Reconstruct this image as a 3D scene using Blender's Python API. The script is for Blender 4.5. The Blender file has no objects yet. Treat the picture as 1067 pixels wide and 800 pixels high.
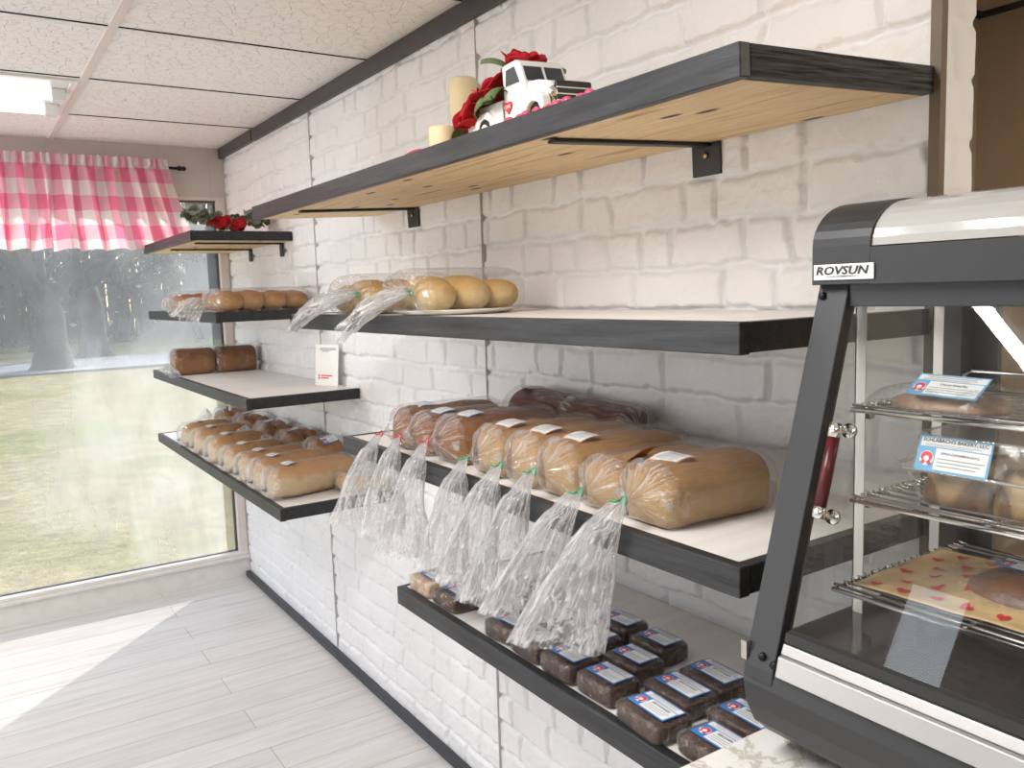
import bpy, math, random
import numpy as np
from mathutils import Vector, Matrix, noise
PI = math.pi
C = bpy.context.scene.collection
rnd = random.Random(7)

# ------------------------------------------------------------------ render settings
sc = bpy.context.scene
sc.view_settings.view_transform = 'Standard'
sc.view_settings.look = 'None'
sc.view_settings.gamma = 1.0
sc.view_settings.exposure = 0.0
sc.view_settings.use_curve_mapping = False
cy = sc.cycles
cy.max_bounces = 14
cy.diffuse_bounces = 5
cy.glossy_bounces = 4
cy.transmission_bounces = 8
cy.transparent_max_bounces = 40
cy.caustics_reflective = False
cy.caustics_refractive = False
cy.sample_clamp_indirect = 6.0
cy.use_denoising = True

# ------------------------------------------------------------------ mesh builder
class MB:
    def __init__(s):
        s.v = []; s.f = []; s.m = []; s.uv = {}
    def add(s, verts, faces, mat=0, uvs=None):
        b = len(s.v)
        s.v.extend([tuple(p) for p in verts])
        for f in faces:
            s.f.append(tuple(b + i for i in f)); s.m.append(mat)
        if uvs:
            for i, u in enumerate(uvs): s.uv[b + i] = u
        return s
    def box(s, x0, x1, y0, y1, z0, z1, mat=0):
        v = [(x0,y0,z0),(x1,y0,z0),(x1,y1,z0),(x0,y1,z0),(x0,y0,z1),(x1,y0,z1),(x1,y1,z1),(x0,y1,z1)]
        return s.add(v, [(3,2,1,0),(4,5,6,7),(0,1,5,4),(1,2,6,5),(2,3,7,6),(3,0,4,7)], mat)
    def prism(s, poly, axis, a, b, mat=0):
        """poly = list of 2D points, extruded along axis from a to b"""
        n = len(poly)
        def P(p, t):
            if axis == 'x': return (t, p[0], p[1])
            if axis == 'y': return (p[0], t, p[1])
            return (p[0], p[1], t)
        v = [P(p, a) for p in poly] + [P(p, b) for p in poly]
        f = [tuple(range(n)), tuple(range(2*n-1, n-1, -1))]
        for i in range(n):
            j = (i+1) % n
            f.append((j, i, n+i, n+j))
        return s.add(v, f, mat)
    def tube(s, pts, r, n=8, mat=0, closed=False):
        pts = [Vector(p) for p in pts]
        k = len(pts); rings = []
        rr = r if isinstance(r, (list, tuple)) else [r]*k
        prev = None
        for i, p in enumerate(pts):
            if closed: t = (pts[(i+1) % k] - pts[i-1])
            else: t = pts[min(i+1, k-1)] - pts[max(i-1, 0)]
            t.normalize()
            if prev is None:
                a = Vector((0,0,1)) if abs(t.z) < .9 else Vector((1,0,0))
                u = t.cross(a).normalized()
            else:
                u = (prev - t*prev.dot(t)).normalized()
            prev = u; w = t.cross(u)
            rings.append([p + (u*math.cos(2*PI*j/n) + w*math.sin(2*PI*j/n))*rr[i] for j in range(n)])
        v = [q for ring in rings for q in ring]; f = []
        for i in range(k if closed else k-1):
            i2 = (i+1) % k
            for j in range(n):
                j2 = (j+1) % n
                f.append((i*n+j, i*n+j2, i2*n+j2, i2*n+j))
        if not closed:
            f.append(tuple(range(n-1, -1, -1))); f.append(tuple((k-1)*n + j for j in range(n)))
        return s.add(v, f, mat)
    def lathe(s, prof, n=24, center=(0,0,0), mat=0, axis='z'):
        k = len(prof); v = []; f = []
        for (r, z) in prof:
            for j in range(n):
                a = 2*PI*j/n
                p = (r*math.cos(a), r*math.sin(a), z)
                if axis == 'x': p = (p[2], p[0], p[1])
                if axis == 'y': p = (p[1], p[2], p[0])
                v.append((p[0]+center[0], p[1]+center[1], p[2]+center[2]))
        for i in range(k-1):
            for j in range(n):
                j2 = (j+1) % n
                f.append((i*n+j, i*n+j2, (i+1)*n+j2, (i+1)*n+j))
        f.append(tuple(range(n-1, -1, -1))); f.append(tuple((k-1)*n+j for j in range(n)))
        return s.add(v, f, mat)
    def grid(s, fn, nu, nv, mat=0, uvfn=None, closed_u=False):
        v = []; f = []; uv = []
        for j in range(nv):
            for i in range(nu):
                a = i/(nu if closed_u else nu-1); b = j/(nv-1)
                v.append(fn(a, b)); uv.append(uvfn(a, b) if uvfn else (a, b))
        for j in range(nv-1):
            for i in range(nu if closed_u else nu-1):
                i2 = (i+1) % nu
                f.append((j*nu+i, j*nu+i2, (j+1)*nu+i2, (j+1)*nu+i))
        return s.add(v, f, mat, uv)
    def ball(s, c, r, n=16, m=10, mat=0, fn=None):
        v = []; f = []
        for j in range(m+1):
            ph = PI*j/m
            for i in range(n):
                a = 2*PI*i/n
                d = Vector((math.sin(ph)*math.cos(a), math.sin(ph)*math.sin(a), math.cos(ph)))
                q = Vector((d.x*r[0], d.y*r[1], d.z*r[2])) if isinstance(r, tuple) else d*r
                if fn: q = fn(q, d)
                v.append(q + Vector(c))
        for j in range(m):
            for i in range(n):
                i2 = (i+1) % n
                f.append((j*n+i, (j+1)*n+i, (j+1)*n+i2, j*n+i2))
        return s.add(v, f, mat)
    def merge(s, other, M=None, matoff=0):
        b = len(s.v)
        for p in other.v: s.v.append(tuple(M @ Vector(p)) if M is not None else p)
        for f, m in zip(other.f, other.m): s.f.append(tuple(b+i for i in f)); s.m.append(m+matoff)
        for i, u in other.uv.items(): s.uv[b+i] = u
        return s
    def xf(s, M):
        s.v = [tuple(M @ Vector(p)) for p in s.v]; return s

def mesh_of(name, mb, mats, smooth=False):
    me = bpy.data.meshes.new(name)
    me.from_pydata(mb.v, [], mb.f)
    for m in (mats if isinstance(mats, (list, tuple)) else [mats]): me.materials.append(m)
    me.polygons.foreach_set('material_index', mb.m)
    if mb.uv:
        lay = me.uv_layers.new(name='UVMap')
        li = np.zeros(len(me.loops), dtype=np.int32); me.loops.foreach_get('vertex_index', li)
        arr = np.zeros((len(mb.v), 2), dtype=np.float32)
        for i, u in mb.uv.items(): arr[i] = u
        lay.data.foreach_set('uv', arr[li].ravel())
    if smooth: me.polygons.foreach_set('use_smooth', [True]*len(me.polygons))
    me.update()
    return me

def obj(name, mb, mats, parent=None, smooth=False, bevel=0, loc=None, rot=None):
    me = mb if isinstance(mb, bpy.types.Mesh) else mesh_of(name, mb, mats, smooth)
    o = bpy.data.objects.new(name, me); C.objects.link(o)
    if parent is not None: o.parent = parent
    if loc is not None: o.location = loc
    if rot is not None: o.rotation_euler = rot
    if bevel:
        b = o.modifiers.new('bevel', 'BEVEL'); b.width = bevel; b.segments = 2; b.limit_method = 'ANGLE'
    return o

def tag(o, label=None, cat=None, group=None, kind=None):
    if label: o['label'] = label
    if cat: o['category'] = cat
    if group: o['group'] = group
    if kind: o['kind'] = kind
    return o
def thing(name, label, cat, loc=(0,0,0), rot=(0,0,0), group=None):
    o = bpy.data.objects.new(name, None); C.objects.link(o)
    o.empty_display_size = .05
    o.location = loc; o.rotation_euler = rot
    return tag(o, label, cat, group)
def struct(name, mb, mats, **k):
    return tag(obj(name, mb, mats, **k), kind='structure')
def dup(root, loc, rot, label, group=None):
    r = root.copy(); C.objects.link(r); r.location = loc; r.rotation_euler = rot
    r['label'] = label
    if group: r['group'] = group
    for ch in list(root.children):
        c = ch.copy(); C.objects.link(c); c.parent = r
        for g in list(ch.children):
            d = g.copy(); C.objects.link(d); d.parent = c
    return r

_tc = {}
def text_mb(s, size, bold=0.0):
    """text as flat mesh, centred on the origin in the XY plane"""
    key = (s, bold)
    if key not in _tc:
        cu = bpy.data.curves.new('txt', 'FONT'); cu.body = s; cu.size = 1.0
        cu.align_x = 'CENTER'; cu.align_y = 'CENTER'; cu.resolution_u = 2; cu.offset = bold
        o = bpy.data.objects.new('txt', cu); C.objects.link(o)
        dg = bpy.context.evaluated_depsgraph_get()
        me = bpy.data.meshes.new_from_object(o.evaluated_get(dg))
        _tc[key] = ([tuple(v.co) for v in me.vertices], [tuple(p.vertices) for p in me.polygons])
        bpy.data.objects.remove(o); bpy.data.curves.remove(cu); bpy.data.meshes.remove(me)
    v, f = _tc[key]
    mb = MB(); mb.add([(x*size, y*size, z) for x, y, z in v], f)
    return mb

# ------------------------------------------------------------------ materials
class NT:
    def __init__(s, name):
        m = bpy.data.materials.new(name); m.use_nodes = True
        s.m = m; s.t = m.node_tree; s.n = s.t.nodes; s.l = s.t.links
        s.n.clear(); s.out = s.n.new('ShaderNodeOutputMaterial')
    def new(s, kind, **k):
        nd = s.n.new('ShaderNode'+kind)
        for a, v in k.items():
            if hasattr(nd, a) and a not in nd.inputs: setattr(nd, a, v)
            else: nd.inputs[a].default_value = v
        return nd
    def link(s, a, b): s.l.new(a, b)
    def coord(s, which='Object', scale=(1,1,1), rot=(0,0,0), loc=(0,0,0)):
        tc = s.new('TexCoord'); mp = s.n.new('ShaderNodeMapping')
        mp.inputs['Scale'].default_value = scale; mp.inputs['Rotation'].default_value = rot; mp.inputs['Location'].default_value = loc
        s.link(tc.outputs[which], mp.inputs['Vector']); return mp.outputs['Vector']
    def noise(s, vec, scale, detail=4, rough=.55, dist=0):
        n = s.n.new('ShaderNodeTexNoise'); n.inputs['Scale'].default_value = scale
        n.inputs['Detail'].default_value = detail; n.inputs['Roughness'].default_value = rough; n.inputs['Distortion'].default_value = dist
        s.link(vec, n.inputs['Vector']); return n.outputs['Fac']
    def ramp(s, fac, stops, interp='LINEAR'):
        r = s.n.new('ShaderNodeValToRGB'); r.color_ramp.interpolation = interp
        e = r.color_ramp.elements
        while len(e) < len(stops): e.new(.5)
        for i, (p, c) in enumerate(stops):
            e[i].position = p; e[i].color = (*c, 1) if len(c) == 3 else c
        s.link(fac, r.inputs['Fac']); return r.outputs['Color']
    def mix(s, fac, a, b, mode='MIX'):
        m = s.n.new('ShaderNodeMix'); m.data_type = 'RGBA'; m.blend_type = mode
        for sock, val in ((m.inputs[0], fac), (m.inputs[6], a), (m.inputs[7], b)):
            if isinstance(val, bpy.types.NodeSocket): s.link(val, sock)
            elif isinstance(val, (int, float)): sock.default_value = val
            else: sock.default_value = (*val, 1)
        return m.outputs[2]
    def math(s, op, a, b=0.0, clamp=False):
        m = s.n.new('ShaderNodeMath'); m.operation = op; m.use_clamp = clamp
        for sock, val in ((m.inputs[0], a), (m.inputs[1], b)):
            if isinstance(val, bpy.types.NodeSocket): s.link(val, sock)
            else: sock.default_value = val
        return m.outputs[0]
    def bump(s, h, strength=.3, dist=.01):
        b = s.n.new('ShaderNodeBump'); b.inputs['Strength'].default_value = strength; b.inputs['Distance'].default_value = dist
        s.link(h, b.inputs['Height']); return b.outputs['Normal']
    def bsdf(s, color, rough=.5, metal=0, normal=None, spec=.5, **k):
        p = s.n.new('ShaderNodeBsdfPrincipled')
        if isinstance(color, bpy.types.NodeSocket): s.link(color, p.inputs['Base Color'])
        else: p.inputs['Base Color'].default_value = (*color, 1)
        if isinstance(rough, bpy.types.NodeSocket): s.link(rough, p.inputs['Roughness'])
        else: p.inputs['Roughness'].default_value = rough
        p.inputs['Metallic'].default_value = metal
        p.inputs['Specular IOR Level'].default_value = spec
        if normal is not None: s.link(normal, p.inputs['Normal'])
        for a, v in k.items(): p.inputs[a].default_value = v
        return p.outputs[0]
    def shader_mix(s, fac, a, b):
        m = s.n.new('ShaderNodeMixShader')
        if isinstance(fac, bpy.types.NodeSocket): s.link(fac, m.inputs[0])
        else: m.inputs[0].default_value = fac
        s.link(a, m.inputs[1]); s.link(b, m.inputs[2]); return m.outputs[0]
    def schlick(s, f0=.04, normal=None):
        lw = s.n.new('ShaderNodeLayerWeight'); lw.inputs['Blend'].default_value = .5
        if normal is not None: s.link(normal, lw.inputs['Normal'])
        return s.math('ADD', s.math('MULTIPLY', s.math('POWER', lw.outputs['Facing'], 5.0), 1-f0), f0)
    def done(s, sh):
        s.link(sh, s.out.inputs['Surface']); return s.m

def plain(name, col, rough=.5, metal=0, spec=.5, nscale=0, nvar=.08, bump=0, bscale=80):
    t = NT(name); v = t.coord()
    c = col
    if nscale:
        n = t.noise(v, nscale)
        c = t.mix(n, tuple(max(0, x*(1-nvar*2)) for x in col), tuple(min(1, x*(1+nvar)) for x in col))
    nrm = t.bump(t.noise(v, bscale), bump, .004) if bump else None
    return t.done(t.bsdf(c, rough, metal, nrm, spec))

M = {}
# painted relief brick panel
t = NT('painted_brick'); v = t.coord()
c = t.ramp(t.noise(v, 3, 5), [(.3, (.785,.77,.77)), (.7, (.86,.85,.855))])
M['brick'] = t.done(t.bsdf(c, .42, 0, t.bump(t.noise(v, 60, 6, .68), .6, .005), .3))
M['seam'] = plain('panel_seam', (.50,.47,.46), .7)
M['brown_trim'] = plain('brown_trim', (.13,.085,.045), .45, nscale=8)
M['tan_wall'] = plain('tan_wall', (.47,.38,.28), .7, nscale=4, nvar=.04)
M['shaded_tan_ceiling'] = plain('shaded_tan_ceiling', (.42,.33,.24), .8)  # dimness of the back room put into the ceiling colour
M['white_wall'] = plain('white_wall', (.72,.69,.66), .7, nscale=3, nvar=.03)
M['panel_wall'] = plain('grey_panel_wall', (.60,.555,.535), .6, nscale=4, nvar=.03)
M['frame_paint'] = plain('window_frame_paint', (.74,.66,.62), .5, nscale=25, nvar=.08)
M['metal_frame'] = plain('window_metal', (.13,.12,.12), .4, .6)
M['trim_dark'] = plain('dark_stain_trim', (.052,.046,.048), .4, nscale=12, nvar=.2)
M['baseboard'] = plain('dark_baseboard', (.035,.04,.047), .4, nscale=12, nvar=.2)
t = NT('window_kick_paint'); v = t.coord()
M['kick'] = t.done(t.bsdf(t.ramp(t.noise(v, 18, 6), [(.25,(.36,.31,.26)),(.30,(.68,.65,.60)),(.45,(.72,.69,.65)),(.7,(.76,.73,.70))]), .5))
# ceiling tile
t = NT('ceiling_tile'); v = t.coord()
vo = t.new('TexVoronoi', feature='DISTANCE_TO_EDGE'); vo.inputs['Scale'].default_value = 26
wv = t.mix(.055, v, t.new('TexNoise', Scale=24.0, Detail=4.0).outputs['Color'])
t.link(wv, vo.inputs['Vector'])
ed = t.ramp(vo.outputs['Distance'], [(0,(0,0,0)),(.055,(1,1,1))])
n1 = t.ramp(t.noise(v, 55, 3, .6, 1.5), [(.42,(0,0,0)),(.5,(1,1,1))])
veil = t.math('MAXIMUM', ed, n1)
col = t.mix(veil, (.66,.63,.61), (.89,.865,.855))
M['ceiling'] = t.done(t.bsdf(col, .8, 0, t.bump(t.math('ADD', ed, t.noise(v, 90, 3)), .5, .004), .2))
M['tbar'] = plain('ceiling_grid_metal', (.72,.66,.63), .5)
M['gap'] = plain('shadow_gap', (.03,.03,.03), .8)
# floor planks
t = NT('whitewashed_planks'); v = t.coord()
br = t.new('TexBrick', offset=.37, offset_frequency=2)
for k_, val in (('Scale',1.0),('Mortar Size',.0015),('Brick Width',1.22),('Row Height',.152),('Mortar Smooth',.2)): br.inputs[k_].default_value = val
br.inputs['Color1'].default_value = (.0,.0,.0,1); br.inputs['Color2'].default_value = (1,1,1,1); br.inputs['Mortar'].default_value = (.5,.5,.5,1)
t.link(v, br.inputs['Vector'])
g = t.noise(t.coord(scale=(1.2,16,1)), 2.2, 6, .62, .6)
base = t.ramp(g, [(.22,(.45,.42,.40)),(.40,(.60,.575,.555)),(.58,(.67,.65,.63)),(.82,(.71,.69,.67))])
tone = t.mix(t.math('MULTIPLY', br.outputs['Color'], .30), base, (.46,.43,.41))
seam = t.mix(br.outputs['Fac'], tone, (.36,.31,.28))
M['floor'] = t.done(t.bsdf(seam, t.math('ADD', t.math('MULTIPLY', g, .2), .3), 0, t.bump(g, .08, .003), .4))
# black painted wood
t = NT('black_painted_wood'); v = t.coord(scale=(30,2.2,30))
g = t.noise(v, 3, 6, .65, .4)
M['black_wood'] = t.done(t.bsdf(t.ramp(g, [(.3,(.010,.010,.011)),(.6,(.030,.031,.034)),(.85,(.062,.063,.067))]), .42, 0, t.bump(g, .4, .003), .4))
t = NT('black_end_grain'); v = t.coord(scale=(2.2,8,60))
g = t.noise(v, 4, 6, .65, .5)
M['black_grain'] = t.done(t.bsdf(t.ramp(g, [(.38,(.008,.008,.008)),(.5,(.05,.05,.05)),(.75,(.13,.13,.13))]), .6, 0, t.bump(g, .8, .006), .3))
# pine underside
t = NT('pine_board'); v = t.coord(scale=(11,.6,9))
g = t.noise(v, 3.2, 7, .62, 1.9)
kn = t.new('TexVoronoi', voronoi_dimensions='2D'); kn.inputs['Scale'].default_value = 2.2
t.link(t.coord(scale=(3.4,1.3,1)), kn.inputs['Vector'])
knot = t.ramp(kn.outputs['Distance'], [(.045,(0,0,0)),(.075,(1,1,1))])
pc = t.ramp(g, [(.30,(.42,.24,.10)),(.42,(.66,.46,.24)),(.5,(.78,.60,.35)),(.58,(.68,.48,.26)),(.72,(.84,.68,.44))])
M['pine'] = t.done(t.bsdf(t.mix(knot, (.06,.035,.02), pc), .55, 0, None, .3))
# white laminate shelf board
t = NT('white_laminate'); v = t.coord(scale=(2,14,2))
v2 = t.coord(scale=(1.2,12,1))
M['laminate'] = t.done(t.bsdf(t.ramp(t.noise(v2, 2.5, 5, .6), [(.3,(.70,.66,.625)),(.7,(.81,.775,.745))]), .38, 0, None, .4))
M['edge_beige'] = plain('board_edge', (.66,.58,.46), .6)
# marble
t = NT('marble_laminate'); v = t.coord(scale=(1,1,1))
n = t.noise(v, 2.2, 8, .62, 2.2)
vein = t.ramp(n, [(.40,(.80,.79,.76)),(.475,(.78,.76,.72)),(.497,(.50,.46,.38)),(.52,(.78,.76,.73)),(.7,(.82,.81,.79))])
M['marble'] = t.done(t.bsdf(vein, .22, 0, None, .5))
M['counter_body'] = plain('counter_side', (.62,.60,.57), .5)
M['black_metal'] = plain('black_metal', (.02,.02,.021), .45, .2, bump=.05)
M['case_black'] = plain('satin_black_sheet_metal', (.036,.037,.04), .42, .1, .4, bump=.04, bscale=400)
t = NT('brushed_steel'); v = t.coord(scale=(4,4,160))
M['steel'] = t.done(t.bsdf((.47,.455,.44), .42, .9, t.bump(t.noise(v, 6), .05, .001)))
M['post_steel'] = plain('slotted_post_steel', (.74,.72,.69), .5, .55)
M['chrome'] = plain('chrome_wire', (.82,.82,.82), .12, 1)
M['dark_floor'] = plain('case_floor_black', (.05,.047,.045), .12, .3)
M['acrylic'] = plain('white_acrylic', (.80,.78,.75), .12, 0, .5)
M['light_panel'] = plain('frosted_light_panel', (.46,.445,.43), .10, 0, .5)
M['badge'] = plain('silver_badge', (.86,.85,.83), .4, .1)
M['ink'] = plain('dark_ink', (.035,.03,.03), .6)
M['ink_grey'] = plain('grey_print', (.30,.30,.32), .7)
M['handle_red'] = plain('dark_red_handle', (.085,.008,.012), .3)
M['screw'] = plain('black_screw', (.012,.012,.012), .35, .5)
M['brass'] = plain('brass_screw', (.55,.40,.18), .3, 1)
M['paper'] = plain('label_paper', (.82,.82,.83), .45)
M['blue'] = plain('label_blue', (.05,.22,.55), .45)
M['skyblue'] = plain('label_sky_blue', (.14,.40,.66), .45)
M['orange'] = plain('label_orange', (.75,.30,.05), .45)
M['red'] = plain('label_red', (.70,.04,.07), .45)
M['tie_green'] = plain('green_twist_tie', (.01,.30,.12), .4)
M['tie_red'] = plain('red_twist_tie', (.60,.015,.04), .4)
M['tie_blue'] = plain('dark_blue_tie', (.03,.05,.12), .4)
M['white_metal'] = plain('white_enamel', (.82,.82,.81), .22)
M['win_dark'] = plain('dark_toy_window', (.05,.055,.06), .2)
M['toy_black'] = plain('black_grille', (.012,.012,.012), .35)
M['felt_red'] = plain('red_felt', (.50,.008,.018), .85, nscale=60, nvar=.12, bump=.3, bscale=300)
M['felt_green'] = plain('green_felt', (.13,.19,.075), .85, nscale=40, nvar=.15, bump=.3, bscale=300)
M['candle'] = plain('cream_wax', (.80,.65,.40), .55)
M['pink_wire'] = plain('pink_wire', (.68,.05,.13), .35)
M['eucalyptus'] = plain('eucalyptus_leaf', (.22,.25,.18), .6, nscale=30, nvar=.25)
M['rubber'] = plain('tyre_black', (.02,.02,.02), .7)
M['rod'] = plain('black_rod', (.012,.011,.011), .4, .3)
M['plate'] = plain('paper_plate', (.83,.80,.74), .6)
M['outdoor_bark'] = plain('grey_bark', (.035,.035,.04), .9, nscale=6, nvar=.3, bump=.7, bscale=14)
M['brown_leaf'] = plain('dry_brown_leaf', (.62,.52,.47), .8)
M['twig'] = plain('grey_twigs', (.13,.125,.13), .9)
M['asphalt'] = plain('grey_road', (.44,.44,.46), .8, nscale=2)

def bread(name, dark, mid, light, seedloc=0):
    t = NT(name)
    g = t.new('TexCoord'); sp = t.n.new('ShaderNodeSeparateXYZ'); t.link(g.outputs['Generated'], sp.inputs[0])
    v = t.coord(loc=(seedloc, 0, 0))
    h = t.math('ADD', sp.outputs['Z'], t.math('MULTIPLY', t.math('SUBTRACT', t.noise(v, 22, 5), .5), .45))
    c = t.ramp(h, [(.08, mid), (.22, light), (.5, light), (.72, mid), (1, dark)])
    c2 = t.mix(t.math('MULTIPLY', t.noise(v, 90, 4), .45), c, tuple(x*.62 for x in mid))
    return t.done(t.bsdf(c2, .6, 0, t.bump(t.noise(v, 110, 6, .7), .6, .005), .3, **{'Subsurface Weight': .0}))
M['bread_light'] = bread('white_bread_crust', (.33,.155,.05), (.42,.235,.095), (.52,.35,.175))
M['bread_wheat'] = bread('wheat_bread_crust', (.16,.055,.018), (.24,.095,.032), (.32,.145,.055))
M['bread_dark'] = bread('dark_bread_crust', (.10,.026,.014), (.15,.044,.022), (.20,.065,.03))
M['bread_french'] = bread('french_bread_crust', (.42,.19,.065), (.52,.29,.115), (.66,.52,.33))
M['bread_brown'] = bread('brown_loaf_crust', (.12,.038,.013), (.20,.075,.024), (.33,.15,.05))
M['bread_roll'] = bread('dinner_roll_crust', (.52,.28,.08), (.60,.38,.14), (.68,.50,.25))
M['bread_roll_brown'] = bread('brown_roll_crust', (.30,.11,.03), (.38,.165,.05), (.52,.31,.13))
t = NT('brownie_crumb'); v = t.coord()
M['brownie'] = t.done(t.bsdf(t.ramp(t.noise(v, 60, 6), [(.3,(.022,.008,.004)),(.7,(.085,.035,.016))]), .5, 0, t.bump(t.noise(v, 120, 5), .7, .004)))
t = NT('candy_brownie_crumb'); v = t.coord()
vo = t.new('TexVoronoi'); vo.inputs['Scale'].default_value = 70; t.link(v, vo.inputs['Vector'])
spots = t.ramp(vo.outputs['Color'], [(0,(.6,.05,.02)),(.35,(.7,.42,.03)),(.6,(.03,.25,.05)),(.8,(.7,.5,.3)),(1,(.05,.1,.5))], 'CONSTANT')
msk = t.ramp(vo.outputs['Distance'], [(.28,(1,1,1)),(.34,(0,0,0))])
pick = t.ramp(t.noise(v, 45, 2), [(.52,(0,0,0)),(.55,(1,1,1))])
M['candy'] = t.done(t.bsdf(t.mix(t.math('MULTIPLY', msk, pick), (.05,.02,.01), spots), .4, 0, t.bump(msk, .4, .003)))
t = NT('pale_cookie_crumb'); v = t.coord()
M['cookie'] = t.done(t.bsdf(t.ramp(t.noise(v, 45, 5), [(.3,(.30,.16,.09)),(.6,(.62,.46,.32))]), .6, 0, t.bump(t.noise(v, 90, 5), .6, .004)))
M['glaze'] = plain('glazed_pie_crust', (.36,.21,.13), .4, nscale=30, nvar=.35, bump=.6, bscale=70)
M['pie_dark'] = plain('dark_pie_crust', (.20,.085,.045), .4, nscale=30, nvar=.35, bump=.6, bscale=60)

# thin clear films: mostly see-through, glossy, milky streaks with crease highlights painted in
def film(name, base=.08, streak=.45, lo=.52, hi=.72, vscale=(5,.9), rough=.16, haze=.5, obj_coords=False, nscale=5.5, bstr=.7, edge=.3, crease=0.0, cw=.05):
    t = NT(name)
    v = t.coord('Object' if obj_coords else 'UV', scale=(vscale[0], vscale[1], 1 if not obj_coords else vscale[0]))
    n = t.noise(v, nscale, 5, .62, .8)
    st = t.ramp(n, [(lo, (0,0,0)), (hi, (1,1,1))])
    hgt = n
    if crease:
        wv = t.mix(.16, v, t.new('TexNoise', Scale=1.3, Detail=3.0).outputs['Color'])
        vo = t.new('TexVoronoi', feature='DISTANCE_TO_EDGE'); vo.inputs['Scale'].default_value = nscale*.34; t.link(wv, vo.inputs['Vector'])
        cr = t.ramp(vo.outputs['Distance'], [(0, (1,1,1)), (cw, (0,0,0))])
        v3 = t.new('TexVoronoi'); v3.inputs['Scale'].default_value = nscale*.34; t.link(wv, v3.inputs['Vector'])
        facet = t.math('MULTIPLY', t.ramp(v3.outputs['Color'], [(.55,(0,0,0)),(.95,(1,1,1))]), .30)
        hgt = t.math('ADD', n, t.math('MULTIPLY', vo.outputs['Distance'], 1.2))
    nb = t.bump(hgt, bstr, .01)
    fr = t.schlick(.05, nb)
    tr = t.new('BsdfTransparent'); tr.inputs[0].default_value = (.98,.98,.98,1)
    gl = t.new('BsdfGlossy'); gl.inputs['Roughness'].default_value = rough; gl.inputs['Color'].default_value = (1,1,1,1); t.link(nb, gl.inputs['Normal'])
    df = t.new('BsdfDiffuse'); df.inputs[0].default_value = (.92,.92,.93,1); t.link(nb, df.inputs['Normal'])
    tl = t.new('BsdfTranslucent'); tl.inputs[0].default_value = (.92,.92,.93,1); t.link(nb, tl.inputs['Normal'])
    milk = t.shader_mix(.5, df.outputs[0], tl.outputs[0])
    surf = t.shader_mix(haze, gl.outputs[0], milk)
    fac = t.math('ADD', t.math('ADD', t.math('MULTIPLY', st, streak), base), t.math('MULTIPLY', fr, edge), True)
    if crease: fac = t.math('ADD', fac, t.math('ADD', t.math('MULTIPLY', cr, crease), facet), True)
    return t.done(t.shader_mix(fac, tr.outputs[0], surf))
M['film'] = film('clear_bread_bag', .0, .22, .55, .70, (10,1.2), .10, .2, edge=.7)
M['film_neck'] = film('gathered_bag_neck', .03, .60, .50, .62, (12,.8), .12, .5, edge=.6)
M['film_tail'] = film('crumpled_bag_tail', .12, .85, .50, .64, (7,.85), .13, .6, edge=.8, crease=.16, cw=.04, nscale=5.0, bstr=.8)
M['film_wrap'] = film('cling_wrap', .015, .32, .57, .68, (30,30), .1, .3, True, 3.0, edge=.8)
M['film_clam'] = film('clear_clamshell', .07, .35, .55, .75, (10,10), .08, .35, True, 2.0, .15, edge=1.0)
M['film_rim'] = film('clamshell_rim', .38, .3, .5, .7, (10,10), .1, .4, True, 3.0, .2, edge=1.0)

def pane(name, tint=(.96,.97,.96), k=1.0):
    t = NT(name)
    fr = t.schlick(.06)
    tr = t.new('BsdfTransparent'); tr.inputs[0].default_value = (*tint, 1)
    gl = t.new('BsdfGlossy'); gl.inputs['Roughness'].default_value = .015
    return t.done(t.shader_mix(t.math('MULTIPLY', fr, k), tr.outputs[0], gl.outputs[0]))
M['case_glass'] = pane('case_glass')
# sun-struck fogged window glass
t = NT('fogged_window_glass'); v = t.coord()
n1 = t.noise(t.coord(scale=(1,1,.8), rot=(0,.7,0), loc=(1.7,0,.4)), .9, 3, .5, .5)
n2 = t.noise(t.coord(scale=(2.2,1,.7), rot=(0,.6,0)), 3.0, 5, .6, .3)
sx = t.n.new('ShaderNodeSeparateXYZ'); t.link(v, sx.inputs[0])
hz = t.math('ADD', t.math('ADD', t.math('MULTIPLY', n1, .75), t.math('MULTIPLY', n2, .35)), t.math('MULTIPLY', t.math('ADD', sx.outputs['X'], .60), .16))
f = t.ramp(hz, [(.40,(.13,.13,.13)),(.55,(.21,.21,.21)),(.74,(.42,.42,.42))])
tr = t.new('BsdfTransparent'); tr.inputs[0].default_value = (.95,.97,.97,1)
tl = t.new('BsdfTranslucent'); tl.inputs[0].default_value = (.78,.86,.95,1)
gl = t.new('BsdfGlossy'); gl.inputs['Roughness'].default_value = .02
body = t.shader_mix(f, tr.outputs[0], tl.outputs[0])
M['fog_glass'] = t.done(t.shader_mix(.05, body, gl.outputs[0]))
# gingham cloth
t = NT('pink_gingham_cloth')
tcu = t.new('TexCoord'); su = t.n.new('ShaderNodeSeparateXYZ'); t.link(tcu.outputs['UV'], su.inputs[0])
def stripe(ax): return t.math('GREATER_THAN', t.math('FRACT', su.outputs[ax]), .5)
a_, b_ = stripe('X'), stripe('Y')
sm = t.math('MULTIPLY', t.math('ADD', a_, b_), .5)
colr = t.ramp(sm, [(0,(.92,.88,.88)),(.35,(.92,.52,.62)),(.8,(.90,.25,.40))], 'CONSTANT')
df = t.new('BsdfDiffuse'); tl = t.new('BsdfTranslucent'); t.link(colr, df.inputs[0]); t.link(colr, tl.inputs[0])
wvv = t.bump(t.noise(t.coord('UV', scale=(60,60,1)), 5), .1, .002); t.link(wvv, df.inputs['Normal'])
M['gingham'] = t.done(t.shader_mix(.5, df.outputs[0], tl.outputs[0]))
t = NT('dry_lawn'); v = t.coord()
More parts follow.
